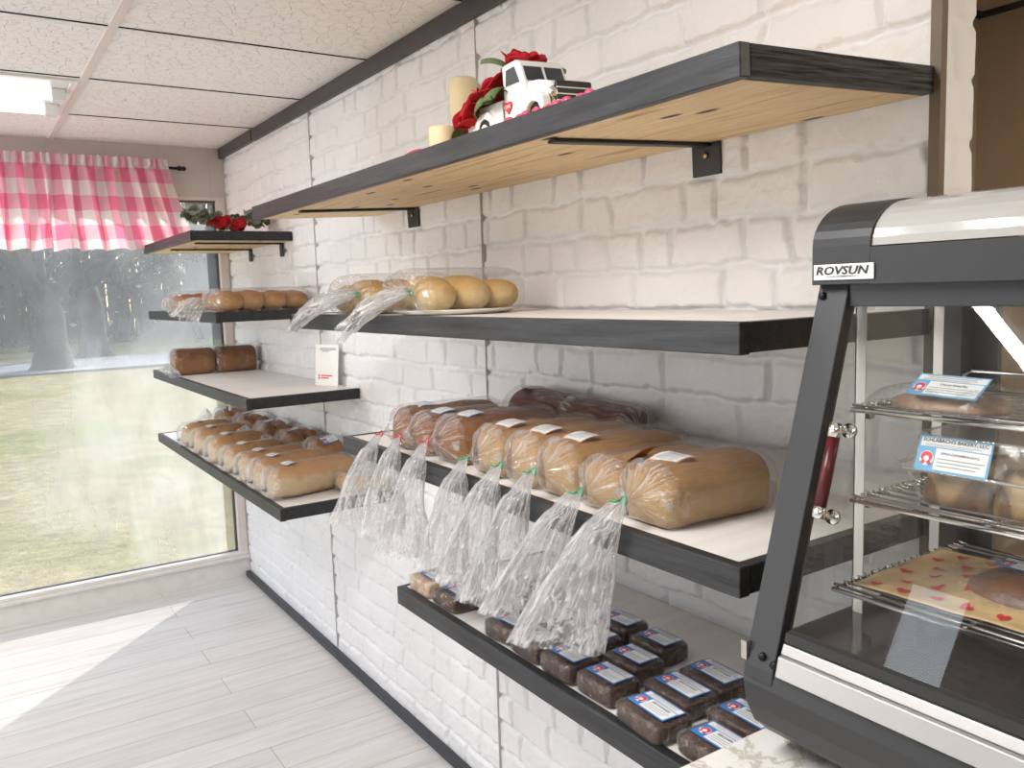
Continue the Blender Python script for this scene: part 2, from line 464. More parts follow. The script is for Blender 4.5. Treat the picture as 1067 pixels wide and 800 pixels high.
n = t.noise(v, .45, 6, .6); n2 = t.ramp(t.math('ADD', t.math('MULTIPLY', t.noise(v, 3.2, 6, .8), .6), t.math('MULTIPLY', t.noise(v, 15, 5, .8), .4)), [(.38,(0,0,0)),(.62,(1,1,1))])
lc = t.mix(n2, t.ramp(n, [(.34,(.22,.22,.03)),(.50,(.42,.30,.10))]), t.ramp(n, [(.34,(.66,.62,.10)),(.52,(.95,.77,.38))]))
M['lawn'] = t.done(t.bsdf(lc, .9, 0, t.bump(n2, 1, .06), .1))
M['tube_light'] = None
def emis(name, col, s):
    t = NT(name); e = t.new('Emission'); e.inputs[0].default_value = (*col, 1); e.inputs[1].default_value = s
    return t.done(e.outputs[0])
M['tube_light'] = emis('fluorescent_tube', (1,.98,.95), 2.2)
t = NT('kraft_heart_paper'); v = t.coord('Object')
M['kraft'] = t.done(t.bsdf(t.ramp(t.noise(v, 40, 4), [(.3,(.50,.34,.16)),(.7,(.58,.41,.21))]), .5, 0, t.bump(t.noise(v, 25, 4), .25, .004)))
M['heart'] = plain('red_heart_print', (.52,.03,.03), .5)

# ------------------------------------------------------------------ camera
f_px, ya, pa, ra, cxp, cyp, D, CZ = 863.79, .5725, .1076, -.0331, 517.76, 395.26, 1.1873, 1.463
def rotm(a, b, c):
    Rz = np.array([[math.cos(a),-math.sin(a),0],[math.sin(a),math.cos(a),0],[0,0,1]])
    P = np.array([[1,0,0],[0,0,-1],[0,1,0]], float)
    Rx = np.array([[1,0,0],[0,math.cos(b),-math.sin(b)],[0,math.sin(b),math.cos(b)]])
    Rr = np.array([[math.cos(c),-math.sin(c),0],[math.sin(c),math.cos(c),0],[0,0,1]])
    return Rr @ Rx @ P @ Rz
R = rotm(ya, pa, ra)
cam_d = bpy.data.cameras.new('camera'); cam = bpy.data.objects.new('camera', cam_d); C.objects.link(cam)
cam_d.sensor_width = 36; cam_d.lens = f_px/1067*36; cam_d.clip_start = .02; cam_d.clip_end = 300
cam_d.shift_x = (533.5-cxp)/1067; cam_d.shift_y = (cyp-400)/1067
mm = Matrix.Identity(4)
for i in range(3):
    mm[i][0] = R[0][i]; mm[i][1] = -R[1][i]; mm[i][2] = -R[2][i]
mm[0][3], mm[1][3], mm[2][3] = -D, 0, CZ
cam.matrix_world = mm
sc.camera = cam

# ------------------------------------------------------------------ key dimensions
YE = .6732; PW = 1.2192; YW = YE + 3*PW          # near end of brick wall, panel width, window wall
ZC = 2.213                                         # ceiling
DEP, TH = .407, .0376                              # shelf depth, thickness
XL, YB = -3.7, -2.6                                # room extents off frame
GZ = -.30                                          # lawn level

# ------------------------------------------------------------------ brick relief wall
def vnoise(shape, cell, seed):
    g = np.random.RandomState(seed)
    ny, nx = shape
    gy, gx = int(ny/cell)+3, int(nx/cell)+3
    a = g.rand(gy, gx)
    yy = np.arange(ny)/cell; xx = np.arange(nx)/cell
    y0 = yy.astype(int); x0 = xx.astype(int); fy = yy-y0; fx = xx-x0
    fy = fy*fy*(3-2*fy); fx = fx*fx*(3-2*fx)
    A = a[np.ix_(y0, x0)]; B = a[np.ix_(y0, x0+1)]; Cc = a[np.ix_(y0+1, x0)]; Dd = a[np.ix_(y0+1, x0+1)]
    fy = fy[:, None]; fx = fx[None]
    return (A*(1-fx)+B*fx)*(1-fy) + (Cc*(1-fx)+Dd*fx)*fy
def brick_height(W, H, step, seed, row_h=.083):
    g = np.random.RandomState(seed)
    nx, nz = int(W/step)+1, int(H/step)+1
    X = np.linspace(0, W, nx)[None].repeat(nz, 0); Z = np.linspace(0, H, nz)[:, None].repeat(nx, 1)
    wob = (vnoise((nz, nx), .11/step, seed+1)-.5)*.011 + (vnoise((nz, nx), .022/step, seed+2)-.5)*.009 + (vnoise((nz, nx), .009/step, seed+12)-.5)*.004
    Zw = Z + wob; Xw = X + (vnoise((nz, nx), .05/step, seed+3)-.5)*.018
    row = np.floor(Zw/row_h).astype(int); zr = Zw - row*row_h
    dz = np.minimum(zr, row_h-zr)
    dx = np.full_like(X, 9.); amp = np.ones_like(X)
    for r in range(row.min(), row.max()+1):
        edges = [-g.rand()*.2]
        while edges[-1] < W+.1: edges.append(edges[-1] + (g.uniform(.17,.27) if g.rand() < .62 else g.uniform(.085,.12)))
        e = np.array(edges); m = row == r
        if not m.any(): continue
        xs = Xw[m]; k = np.clip(np.searchsorted(e, xs)-1, 0, len(e)-2)
        dx[m] = np.minimum(np.abs(xs-e[k]), np.abs(e[k+1]-xs))
        amp[m] = (.82+.3*g.rand(len(e)))[k]
    d = np.minimum(dz, dx*1.05)
    s = np.clip((d-.0022)/(.0050+.006*(zr > row_h*.5)), 0, 1); s = s*s*(3-2*s)
    h = s*.0108*amp*(1.0+.10*(1-zr/row_h))
    h += (vnoise((nz, nx), .04/step, seed+5)-.5)*.0026*s + (vnoise((nz, nx), .012/step, seed+6)-.5)*.0022
    return X, Z, h
def relief_mesh(name, X, Z, h, to3d, mat):
    nz, nx = X.shape
    co = to3d(X, Z, h).reshape(-1, 3).astype(np.float32)
    idx = np.arange(nz*nx).reshape(nz, nx)
    q = np.stack([idx[:-1,:-1], idx[:-1,1:], idx[1:,1:], idx[1:,:-1]], -1).reshape(-1, 4)
    me = bpy.data.meshes.new(name)
    me.vertices.add(len(co)); me.vertices.foreach_set('co', co.ravel())
    me.loops.add(q.size); me.loops.foreach_set('vertex_index', q.ravel().astype(np.int32))
    me.polygons.add(len(q)); me.polygons.foreach_set('loop_start', np.arange(0, q.size, 4, dtype=np.int32))
    me.polygons.foreach_set('loop_total', np.full(len(q), 4, dtype=np.int32))
    me.polygons.foreach_set('use_smooth', np.ones(len(q), dtype=bool))
    me.update(calc_edges=True); me.validate(); me.materials.append(mat)
    return me
Xg, Zg, hg = brick_height(3*PW, ZC, .0047, 11)
# x decreases towards the room; relief top lies at x = 0
me = relief_mesh('wall_right', Xg, Zg, hg, lambda X, Z, h: np.stack([.0136-h, YW-X, Z], -1), M['brick'])
wall = struct('wall_right', me, None)
bk = MB(); bk.box(.0142, .098, YE+.004, YW+.12, 0, ZC)
bo = struct('wall_right_core', bk, M['brick'], parent=wall)
Xs, Zs, hs = brick_height(.094, ZC, .006, 29)
me = relief_mesh('wall_right_end', Xs, Zs, hs, lambda X, Z, h: np.stack([.010+X, YE+.004-h*.4, Z], -1), M['brick'])
struct('wall_right_end', me, None, parent=wall)
tm = MB(); tm.box(-.003, .012, YE-.010, YE+.006, 0, ZC); struct('trim_2', tm, M['brown_trim'])
for i, y in enumerate((YE+PW, YE+2*PW)):
    s_ = MB(); s_.box(-.0024, .012, y-.0007, y+.0007, .03, ZC-.05); struct('trim_%d' % (3+i), s_, M['seam'])

# ------------------------------------------------------------------ floor, ceiling, other walls
fl = MB(); fl.box(XL, 1.45, YB, YW+.02, -.05, 0); struct('floor', fl, M['floor'])
ce = MB(); ce.box(XL, .1, YB, YW+.1, ZC, ZC+.05); struct('ceiling', ce, M['ceiling'])
ce = MB(); ce.box(.1, 1.45, YB, 1.4, ZC, ZC+.05); struct('ceiling_back_room', ce, M['shaded_tan_ceiling'])
gxs = [-.765, -.765-PW, -.765-2*PW]; gys = [YW-.57-.61*k for k in range(0, 11)]
n_tr = 5
for x in gxs:
    b = MB(); b.box(x-.0125, x+.0125, YB, YW, ZC-.006, ZC+.002); struct('trim_%d' % n_tr, b, M['tbar'], bevel=.001); n_tr += 1
for y in gys:
    b = MB(); b.box(XL, 0, y-.011, y+.011, ZC-.003, ZC+.002); b.box(XL, 0, y-.0125, y-.0105, ZC-.0036, ZC+.002, 1)
    struct('trim_%d' % n_tr, b, [M['ceiling'], M['gap']]); n_tr += 1
# dark trim along the top of the brick wall, two lengths with a gap
b = MB(); b.box(-.018, .001, YE, YW-.56, ZC-.052, ZC-.001); b.box(-.021, .001, YW-.553, YW, ZC-.050, ZC-.001)
struct('trim_1', b, M['trim_dark'], bevel=.002)
b = MB(); b.box(-.024, .002, YE, YW, 0, .028); struct('baseboard_right', b, M['baseboard'], bevel=.003)
# window wall
WX0, WX1, WZ0, WZ1 = -2.7, -.018, .105, 1.968
b = MB(); b.box(XL, .1, YW, YW+.12, WZ1, ZC); b.box(XL, WX0, YW, YW+.12, 0, WZ1); b.box(WX1, .1, YW, YW+.12, 0, WZ1)
struct('wall_far', b, M['panel_wall'])
for x in (-.07, -.31, -.55, -.79, -1.03, -1.27, -1.51):
    b = MB(); b.box(x-.0012, x+.0012, YW-.0006, YW+.001, WZ1+.02, ZC); struct('trim_%d' % n_tr, b, M['seam']); n_tr += 1
OPEN = [(-.05, 1.45, .6, 2.08), (1.98, 2.34, 1.25, 1.93), (3.0, 4.25, .6, 2.08)]
b = MB(); ys = YB
for (o0, o1, z0, z1) in OPEN:
    b.box(XL-.1, XL, ys, o0, 0, ZC); b.box(XL-.1, XL, o0, o1, 0, z0); b.box(XL-.1, XL, o0, o1, z1, ZC); ys = o1
b.box(XL-.1, XL, ys, YW+.1, 0, ZC)
wl = struct('wall_left', b, M['white_wall'])
for k_, (o0, o1, z0, z1) in enumerate(OPEN):
    b = MB(); b.box(XL-.08, XL-.02, o0, o0+.035, z0, z1); b.box(XL-.08, XL-.02, o1-.035, o1, z0, z1); b.box(XL-.08, XL-.02, o0+.035, o1-.035, z0, z0+.035); b.box(XL-.08, XL-.02, o0+.035, o1-.035, z1-.035, z1)
    struct('window_%d' % (k_+2), b, M['frame_paint'])
b = MB(); b.box(XL, 1.45, YB-.1, YB, 0, ZC); struct('wall_back', b, M['tan_wall'])
b = MB(); b.box(1.385, 1.48, YB, 1.4, 0, ZC); struct('wall_back_room', b, M['tan_wall'])
b = MB(); b.box(.098, 1.385, 1.33, 1.42, 0, ZC); struct('wall_back_room_far', b, M['tan_wall'])
b = MB(); b.box(1.36, 1.386, YB, 1.332, ZC-.012, ZC); b.box(.1, 1.386, 1.31, 1.332, ZC-.012, ZC); struct('trim_%d' % n_tr, b, M['gap']); n_tr += 1
# window: frame, kick board, glass
b = MB(); b.box(WX0, 0, YW-.012, YW+.10, 0, WZ0-.004); wk = struct('window_1', b, M['kick'])
b = MB(); b.box(WX0, 0, YW-.024, YW+.06, WZ0-.006, WZ0+.012); b.box(WX0, 0, YW-.012, YW+.06, WZ0+.012, WZ0+.030)
struct('window_sill', b, M['kick'], parent=wk, bevel=.003)
b = MB(); b.box(-.046, -.004, YW-.006, YW+.07, WZ0+.02, WZ1); struct('window_jamb', b, M['frame_paint'], parent=wk, bevel=.003)
b = MB(); b.box(WX0, -.004, YW-.008, YW+.07, WZ1-.012, WZ1+.004); struct('window_head', b, M['frame_paint'], parent=wk, bevel=.002)
b = MB(); b.box(-.056, -.046, YW+.028, YW+.045, WZ0+.03, WZ1-.012); b.box(WX0, -.046, YW+.028, YW+.045, WZ0+.026, WZ0+.034); b.box(WX0, -.046, YW+.020, YW+.045, WZ1-.022, WZ1-.010)
struct('window_gasket', b, M['metal_frame'], parent=wk)
b = MB(); b.add([(WX0, YW+.036, WZ0+.02), (-.046, YW+.036, WZ0+.02), (-.046, YW+.036, WZ1), (WX0, YW+.036, WZ1)], [(0,1,2,3)])
struct('window_glass', b, M['fog_glass'], parent=wk)

# ------------------------------------------------------------------ shelves
def bracket(parent, y, xin=-.36, plate=.075, wide=True):
    """flat black bar under the board and a screwed plate on the wall"""
    b = MB(); b.box(xin, -.002, y-.012, y+.012, -TH-.007, -TH-.001)
    b.box(-.006, -.0008, y-.035 if wide else y-.02, y+.035 if wide else y+.02, -TH-.007-.052, -TH-.001)
    o = obj('bracket', b, M['black_metal'], parent, bevel=.002)
    if wide:
        s_ = MB()
        for dy, dz in ((-.026,-.012),(.026,-.012),(-.026,-.046),(.026,-.046)):
            s_.lathe([(.0035,0),(.0035,.0015),(.001,.0025)], 10, (-.006, y+dy, -TH-dz*-1-.003), axis='x')
        q = MB(); q.lathe([(.006,-.0035),(.006,-.001),(.003,0)], 14, (-.0065, y, -TH-.022), axis='x')
        obj('screw', q, M['brass'], o, smooth=True)
    return o
def shelf(name, label, z, y0, y1, wood=False, near_mat=None, brackets=(), rot=0, hidden_near=False):
    r = thing(name, label, 'shelf', (0, 0, z), (0, rot, 0), 'wall shelves with black edges')
    t_ = .019
    b = MB()
    if wood:
        b.box(-DEP+t_, 0, y0+t_, y1, -TH, 0)
        obj('shelf_board', b, M['pine'], r)
    else:
        b.box(-DEP+t_, 0, y0+t_, y1-.006, -TH+.004, -.0022)
        obj('shelf_board', b, M['laminate'], r)
    b = MB(); b.box(-DEP, -DEP+t_, y0, y1, -TH-.002, .0006); obj('front_trim', b, M['black_wood'], r, bevel=.0018)
    b = MB(); b.box(-DEP+t_, 0, y0, y0+t_, -TH, 0); obj('end_trim', b, near_mat or M['black_wood'], r, bevel=.0018)
    b = MB(); b.box(-DEP+t_, 0, y1-.006, y1, -TH, 0); obj('end_trim', b, M['black_wood'], r)
    for k in brackets: bracket(r, *k)
    return r
Z = dict(S1=1.757, S2=1.4146, S3=1.1123, S4=.8039, L1=1.7305, L2=1.4155, L3=1.1281, L4=.8127)
shelf('wall_shelf', 'long top pine shelf with black edges carrying a white toy truck', Z['S1'], YE, 2.5625, True, M['black_grain'], [(1.10,), (2.28,)], -.046)
shelf('wall_shelf', 'long white shelf with black edge holding two bags of dinner rolls on a plate', Z['S2'], YE, 2.2587)
shelf('wall_shelf', 'long white shelf with black edge crowded with bagged loaves, tails hanging down', Z['S3'], YE, 1.93)
shelf('wall_shelf', 'lowest long white shelf with black edge holding wrapped brownies', Z['S4'], YE+.003, 1.657)
shelf('wall_shelf', 'short pine shelf by the window carrying a rose and eucalyptus swag', Z['L1'], 3.3673, YW-.01, True, None, [(3.50, -.36, .05, False), (3.95, -.36, .05, False)])
shelf('wall_shelf', 'short black edged shelf by the window with two bags of brown rolls', Z['L2'], 3.0703, YW-.01, brackets=[(3.42, -.3, .05, False)])
shelf('wall_shelf', 'short white shelf by the window with two brown loaves and a small sign', Z['L3'], 2.7541, YW-.01)
shelf('wall_shelf', 'lowest short shelf by the window covered with a row of long loaves', Z['L4'], 2.4657, YW-.01)

# ------------------------------------------------------------------ bread shapes
def sgnpow(a, p): return math.copysign(abs(a)**p, a)
def loaf_section(th, W, H, nb, nt, bulge):
    c, s = math.cos(th), math.sin(th)
    n = nt if s > 0 else nb
    y = W/2*sgnpow(c, 2/n); z = H/2 + H/2*sgnpow(s, 2/n)
    k = z/H
    y *= 1 + bulge*math.exp(-((k-.62)/.22)**2)
    return y, z
def loaf_mb(L, W, H, seed, nb=5, nt=2.3, bulge=.06, endp=4.5, noise_a=.004, n=40, m=26, crack=False):
    mb = MB(); off = Vector((seed*3.7, seed*1.3, 0))
    rings = []
    for j in range(m+1):
        u = .5-.5*math.cos(PI*j/m); e = abs(2*u-1)
        s = max(0.0, 1-e**endp)**(1/endp); s = max(s, .02)
        ring = []
        for i in range(n):
            th = 2*PI*i/n
            y, z = loaf_section(th, W, H, nb, nt, bulge)
            hs = .35+.65*s if e > .5 else 1
            zz = H*.42 + (z-H*.42)*(s**.7)
            if z < H*.42: zz = H*.42 + (z-H*.42)*(s**.35)
            p = Vector((u*L, y*s, zz))
            nv = noise.noise_vector((p+off)*14)*noise_a + noise.noise_vector((p+off)*45)*noise_a*.35
            if p.z < .004: nv.z = 0
            if crack and z > H*.5 and abs(math.cos(th)-.62) < .12: nv.z -= .004*s
            q = p + nv; q.z = max(q.z, 0)
            ring.append(q)
        rings.append(ring)
    v = [q for r_ in rings for q in r_]; f = []
    for j in range(m):
        for i in range(n):
            i2 = (i+1) % n
            f.append((j*n+i, (j+1)*n+i, (j+1)*n+i2, j*n+i2))
    f.append(tuple(range(n))); f.append(tuple(m*n+i for i in range(n-1, -1, -1)))
    mb.add(v, f)
    return mb
def bag_mb(L, W, H, seed, nb=5, nt=2.3, bulge=.06, tie=(-.035, 0, .045), tail=None, back=.03, n=96, slack=.004, pleat=.002):
    """clear bag: closed around the loaf, gathered at the tie, then a tail of crumpled film"""
    g = random.Random(seed); mb = MB()
    ph = [g.uniform(0, 6.28) for _ in range(8)]
    rings = []      # list of (list of points, v)
    def pl(th, a): return a*(.5*math.sin(9*th+ph[0])+.35*math.sin(14*th+ph[1])+.3*math.sin(23*th+ph[2])+.2*math.sin(37*th+ph[3]))
    vv = 0.0
    stations = [(L+back, .05), (L+back*.6, .45), (L+back*.15, .86), (L-.012, 1.0)] + [(L*(1-k/8), 1.0) for k in range(1, 8)] + [(.012, .99), (-.004, .86)]
    for (x, s) in stations:
        pts = []
        for i in range(n):
            th = 2*PI*i/n
            y, z = loaf_section(th, W+slack*2, H+slack*1.6, nb, nt, bulge)
            z = max(z-.0008, .0006)
            zc = H*.45
            y *= s; z = zc+(z-zc)*s
            if x > L: z = max(.0012, z - (x-L)*.4*(1-s))
            d = pl(th, pleat*(.4+.6*math.sin(x*90+seed)))
            nz = noise.noise(Vector((x*30+seed, y*30, z*30)))*pleat*1.3
            k = 1 + (d+nz)/max(.02, W/2)
            pts.append(Vector((x, y*k, max(.0006, z*(1+(d+nz)/H*.4)))))
        rings.append((pts, x*4))
    # cone to the tie
    tv = Vector(tie); base = rings[-1][0]; cen = Vector((-.004, 0, H*.45))
    for k in range(1, 7):
        q = k/6; e = 1-(1-q)**1.7
        pts = []
        for i in range(n):
            th = 2*PI*i/n
            d0 = base[i]-cen
            rr = (1-e)+.055*e
            wob = 1+pl(th, .22*q)
            c = cen.lerp(tv, q**1.0)
            # bag hugs the end of the loaf before drawing in
            pts.append(c + Vector((d0.x, d0.y, d0.z))*rr*wob)
        rings.append((pts, -.1-q*.25))
    if tail:
        path, wd, th_k, ln, dirs = tail
        K = len(path)
        for k in range(K):
            p = tv + Vector(path[k]); w = wd[k]; tt = th_k[k]
            a, b = dirs[k]
            a = Vector(a); b = Vector(b)
            pts = []
            amp = min(1.0, .15+k/(K-1)*1.0)
            for i in range(n):
                th = 2*PI*i/n
                cr = pl(th, .30*(1-amp)+.05) + .22*(.6*math.sin(5*th+ph[4]+k*.25)+.4*math.sin(9*th+ph[5]-k*.3)) + .28*amp*noise.noise(Vector((math.cos(th)*2.2+seed*5, math.sin(th)*2.2, k*.38)))
                fold = .55*amp*noise.noise(Vector((math.cos(th)*3+seed, k*.22, 7.3)))+ .3*amp*noise.noise(Vector((math.cos(th)*8+seed, k*.3, 3.3)))
                edge = 1 + (.10*noise.noise(Vector((math.cos(th)*3, seed, 1.1))) if k == K-1 else 0)
                q = p + a*(w*math.cos(th)*(1+.25*cr)*edge) + b*(tt*(math.sin(th)*(1+.8*cr) + fold*1.6)) 
                if k == K-1: q += Vector((0, 0, .012*noise.noise(Vector((math.cos(th)*4, seed*2, 5)))))
                pts.append(q)
            rings.append((pts, -.35-(k+1)*ln))
    v = []; uv = []; f = []; mi = []
    R_ = len(rings)
    for pts, vc in rings:
        for i, q in enumerate(pts):
            v.append(q); uv.append((i/n if i <= n/2 else (n-i)/n, vc))
    first_tail = len(stations)+5
    b = len(mb.v)
    mb.v.extend([tuple(q) for q in v])
    for i, u in enumerate(uv): mb.uv[b+i] = u
    for j in range(R_-1):
        for i in range(n):
            i2 = (i+1) % n
            mb.f.append((j*n+i, j*n+i2, (j+1)*n+i2, (j+1)*n+i)); mb.m.append(2 if j >= first_tail-1 else (1 if j >= len(stations)-2 else 0))
    mb.f.append(tuple(range(n))); mb.m.append(0)
    return mb
def tie_mb(tv, r=.0065, ends=((-.006,.011,-.003),(-.012,.017,-.001))):
    mb = MB(); tv = Vector(tv)
    pts = [tv+Vector((math.sin(a)*.0015, math.cos(a)*r, math.sin(a)*r)) for a in [2*PI*k/14 for k in range(15)]]
    mb.tube(pts, .0013, 6)
    mb.tube([tv+Vector((0,r,0))]+[tv+Vector(e) for e in ends], .0016, 6)
    return mb
def bend_mb(mb, R_):
    mb.v = [(x, y, z-(y*y)/(2*R_)) for x, y, z in mb.v]; return mb
def label_mb(w, h, border=.003, logo=True, title='', head='', style='lines'):
    """flat printed label in XY, text reading along +x; slots: 0 border 1 paper 2 ink 3 red 4 grey"""
    mb = MB()
    def rect(x0, x1, y0, y1, z, m, nx=6, ny=4):
        mb.grid(lambda a, b: (x0+(x1-x0)*a, y0+(y1-y0)*b, z), nx, ny, m)
    rect(-w/2, w/2, -h/2, h/2, .0, 0)
    if logo:
        lx = -w/2+h*.30
        rect(-w/2+border, w/2-border*.6, h*.20, h/2-border*.8, .0004, 1)
        rect(-w/2+h*.52, w/2-border, -h/2+border, h*.17, .0004, 1)
        # round emblem: red cap of hair, pale face, red collar
        def disc(x, y, rx, ry, z, m, n=14):
            mb.add([(x+rx*math.cos(2*PI*i/n), y+ry*math.sin(2*PI*i/n), z) for i in range(n)], [tuple(range(n))], m)
        ly = -h*.14
        disc(lx-.004*0, ly, h*.20, h*.21, .0005, 1); disc(lx, ly+h*.04, h*.17, h*.15, .0007, 3); disc(lx, ly-h*.01, h*.08, h*.08, .0009, 1)
        disc(lx-h*.09, ly-h*.13, h*.06, h*.05, .0009, 3); disc(lx+h*.09, ly-h*.13, h*.06, h*.05, .0009, 3)
        if head:
            tx = text_mb(head, w*.072, .014); mb.merge(tx, Matrix.Translation((0, h*.385, .0007)), 2)
        else:
            for k in range(2): rect(-w*.38+.05*w*k, w*.38-.04*w*k, h*.40-k*h*.075, h*.425-k*h*.075, .0007, 4, 2, 2)
        for k in range(2): rect(-w*.40, w*.36-.1*w*k, h*.255-k*h*.045+.01*h, h*.268-k*h*.045+.01*h, .0007, 4, 2, 2)
        if title:
            tx = text_mb(title, min(h*.17, w*.9/len(title)*1.0), .006); mb.merge(tx, Matrix.Translation((h*.26-border, h*.035, .0007)), 2)
        for k in range(3):
            rect(-w/2+h*.60, w/2-border*2-.05*w*k, -h*.13-k*h*.1, -h*.105-k*h*.1, .0007, 4, 2, 2)
    else:
        rect(-w/2+border, w/2-border, -h/2+border, h/2-border, .0004, 1)
        rect(-w*.34, w*.34, h*.24, h*.30, .0007, 4, 4, 2)
        for k in range(4): rect(-w*.36, w*.36-.06*w*(k % 2), h*.10-k*h*.12, h*.13-k*h*.12, .0007, 4, 4, 2)
    mb.m = [ (2 if (m == 2) else m) for m in mb.m]
    return mb
LBL_BLUE = lambda: [M['blue'], M['paper'], M['ink'], M['red'], M['ink_grey']]
LBL_SKY = lambda: [M['skyblue'], M['paper'], M['ink'], M['red'], M['ink_grey']]
LBL_OR = lambda: [M['orange'], M['paper'], M['ink'], M['red'], M['ink_grey']]
LBL_GREY = lambda: [M['ink_grey'], M['paper'], M['ink'], M['red'], M['ink_grey']]

# ------------------------------------------------------------------ long loaf shelf (S3): tails hang over the edge
def hang_tail(dx, dy, drop, w_end, seed, K=13, wdir=(0,1,0)):
    g = random.Random(seed)
    path, wd, tk, dirs = [], [], [], []
    for k in range(K):
        q = (k+1)/K
        x = -.020*(1-math.exp(-q*5)) + dx*q
        z = -drop*(q**1.12) + .006*math.sin(q*3.1)
        y = dy*q
        path.append((x, y, z))
        wd.append(.010 + (w_end*1.40-.010)*(q**.80))
        tk.append(.006 + .012*math.sin(min(1, q*1.15)*PI*.7))
        wv = Vector((.05-.50*q, 1, .10-.22*q)).normalized()
        if q < .2: nv = Vector((.5, 0, 1)).normalized()
        else: nv = Vector((1, .4*q, 0)).normalized()
        dirs.append((wv, nv))
    return (path, wd, tk, 1.1/K*1.6, dirs)
loaves = [  # name, centre y, yaw, L, W, H, bread, tie-y offset, tail dx,dy,drop,w, tie colour, label kind, label text
 ('A', 1.700, -.10, .245, .105, .092, 'bread_wheat', -.015, .0, .20, .255, .060, 'tie_red', 'blue', 'wheat loaf in clear bag with blue edged label, far end of the long shelf'),
 ('B', 1.600, -.12, .235, .100, .088, 'bread_wheat', -.010, .0, .10, .24, .060, 'tie_red', 'blue', 'wheat loaf in clear bag squeezed second from the far end of the long shelf'),
 ('C', 1.480, -.10, .245, .112, .094, 'bread_wheat', -.012, .0, .13, .27, .060, 'tie_red', 'blue', 'wheat loaf whose bag is closed with a bright red twist tie'),
 ('D', 1.325, -.08, .24, .108, .092, 'bread_light', -.010, .0, 0.090, .24, .055, 'tie_green', 'orange', 'pale loaf next to the red tied wheat loaf, orange edged label'),
 ('E', 1.210, -.08, .24, .104, .094, 'bread_light', -.012, .0, 0.120, .25, .060, 'tie_green', 'orange', 'pale loaf with green tie, second pale loaf from the wheat bread'),
 ('F', 1.108, -.07, .25, .104, .094, 'bread_light', -.010, .0, 0.140, .27, .055, 'tie_green', 'orange', 'pale loaf in the middle of the five with orange labels'),
 ('G', 0.992, -.05, .23, .104, .082, 'bread_light', -.015, .0, 0.165, .250, .062, 'tie_green', 'orange', 'pale loaf with label sliding down its near side, second from the near end'),
 ('H', 0.890, -.03, .22, .108, .090, 'bread_light', -.010, .0, 0.150, .268, .066, 'tie_green', 'orange', 'nearest pale loaf at the near end of the long shelf'),
]
for i, (k, yc, yaw, L, W, H, br, ty, dx, dy, drop, we, tc, lk, lab) in enumerate(loaves):
    r = thing('bagged_loaf', lab, 'bread', (-.362, yc, Z['S3']-.0016), (0, 0, yaw), 'bagged loaves with hanging tails')
    obj('loaf', loaf_mb(L, W, H, 3+i, nb=8, nt=2.5, bulge=.07, endp=7, noise_a=.005, crack=True), M[br], r, smooth=True)
    tz = .040 + .006*((i*7) % 3)
    tv = (-.048, ty, tz)
    tl = hang_tail(dx, dy, drop, we, 20+i)
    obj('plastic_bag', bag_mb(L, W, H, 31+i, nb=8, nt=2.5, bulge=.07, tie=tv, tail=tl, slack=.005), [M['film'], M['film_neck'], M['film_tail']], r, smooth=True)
    obj('twist_tie', tie_mb(tv), M[tc], r, smooth=True)
    lm = bend_mb(label_mb(.058, .045, .003, False), .085)
    lm.xf(Matrix.Translation((.058, .006 if k != 'G' else -.022, H+.0045 if k != 'G' else H+.003)) @ Matrix.Rotation(-.55 if k == 'G' else 0, 4, 'X') @ Matrix.Rotation(-.17, 4, 'Y') @ Matrix.Rotation(PI/2, 4, 'Z').inverted())
    obj('label_sticker', lm, LBL_BLUE() if lk == 'blue' else LBL_OR(), r)
for i, (yc, yaw, L, H, lab) in enumerate([(1.48, .95, .24, .118, 'very dark loaf with a pale label lying behind the wheat bread against the wall'),
                                  (1.285, .95, .22, .110, 'very dark loaf without label lying behind the pale loaves against the wall')]):
    r = thing('bagged_loaf', lab, 'bread', (-.150, yc-.02, Z['S3']-.0016), (0, 0, yaw+.3), 'bagged loaves with hanging tails')
    r.location = (-.061, yc-L/2+.05, Z['S3']-.0016); r.rotation_euler = (0, 0, PI/2)
    obj('loaf', loaf_mb(L, .10, H, 51+i), M['bread_dark'], r, smooth=True)
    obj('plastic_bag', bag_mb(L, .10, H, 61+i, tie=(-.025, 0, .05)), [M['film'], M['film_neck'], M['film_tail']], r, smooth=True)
    if i == 0:
        lm = bend_mb(label_mb(.05, .04, .002, False), .07)
        lm.xf(Matrix.Translation((L*.72, .008, H+.006)) @ Matrix.Rotation(-PI/2, 4, 'Z'))
        obj('label_sticker', lm, LBL_GREY(), r)

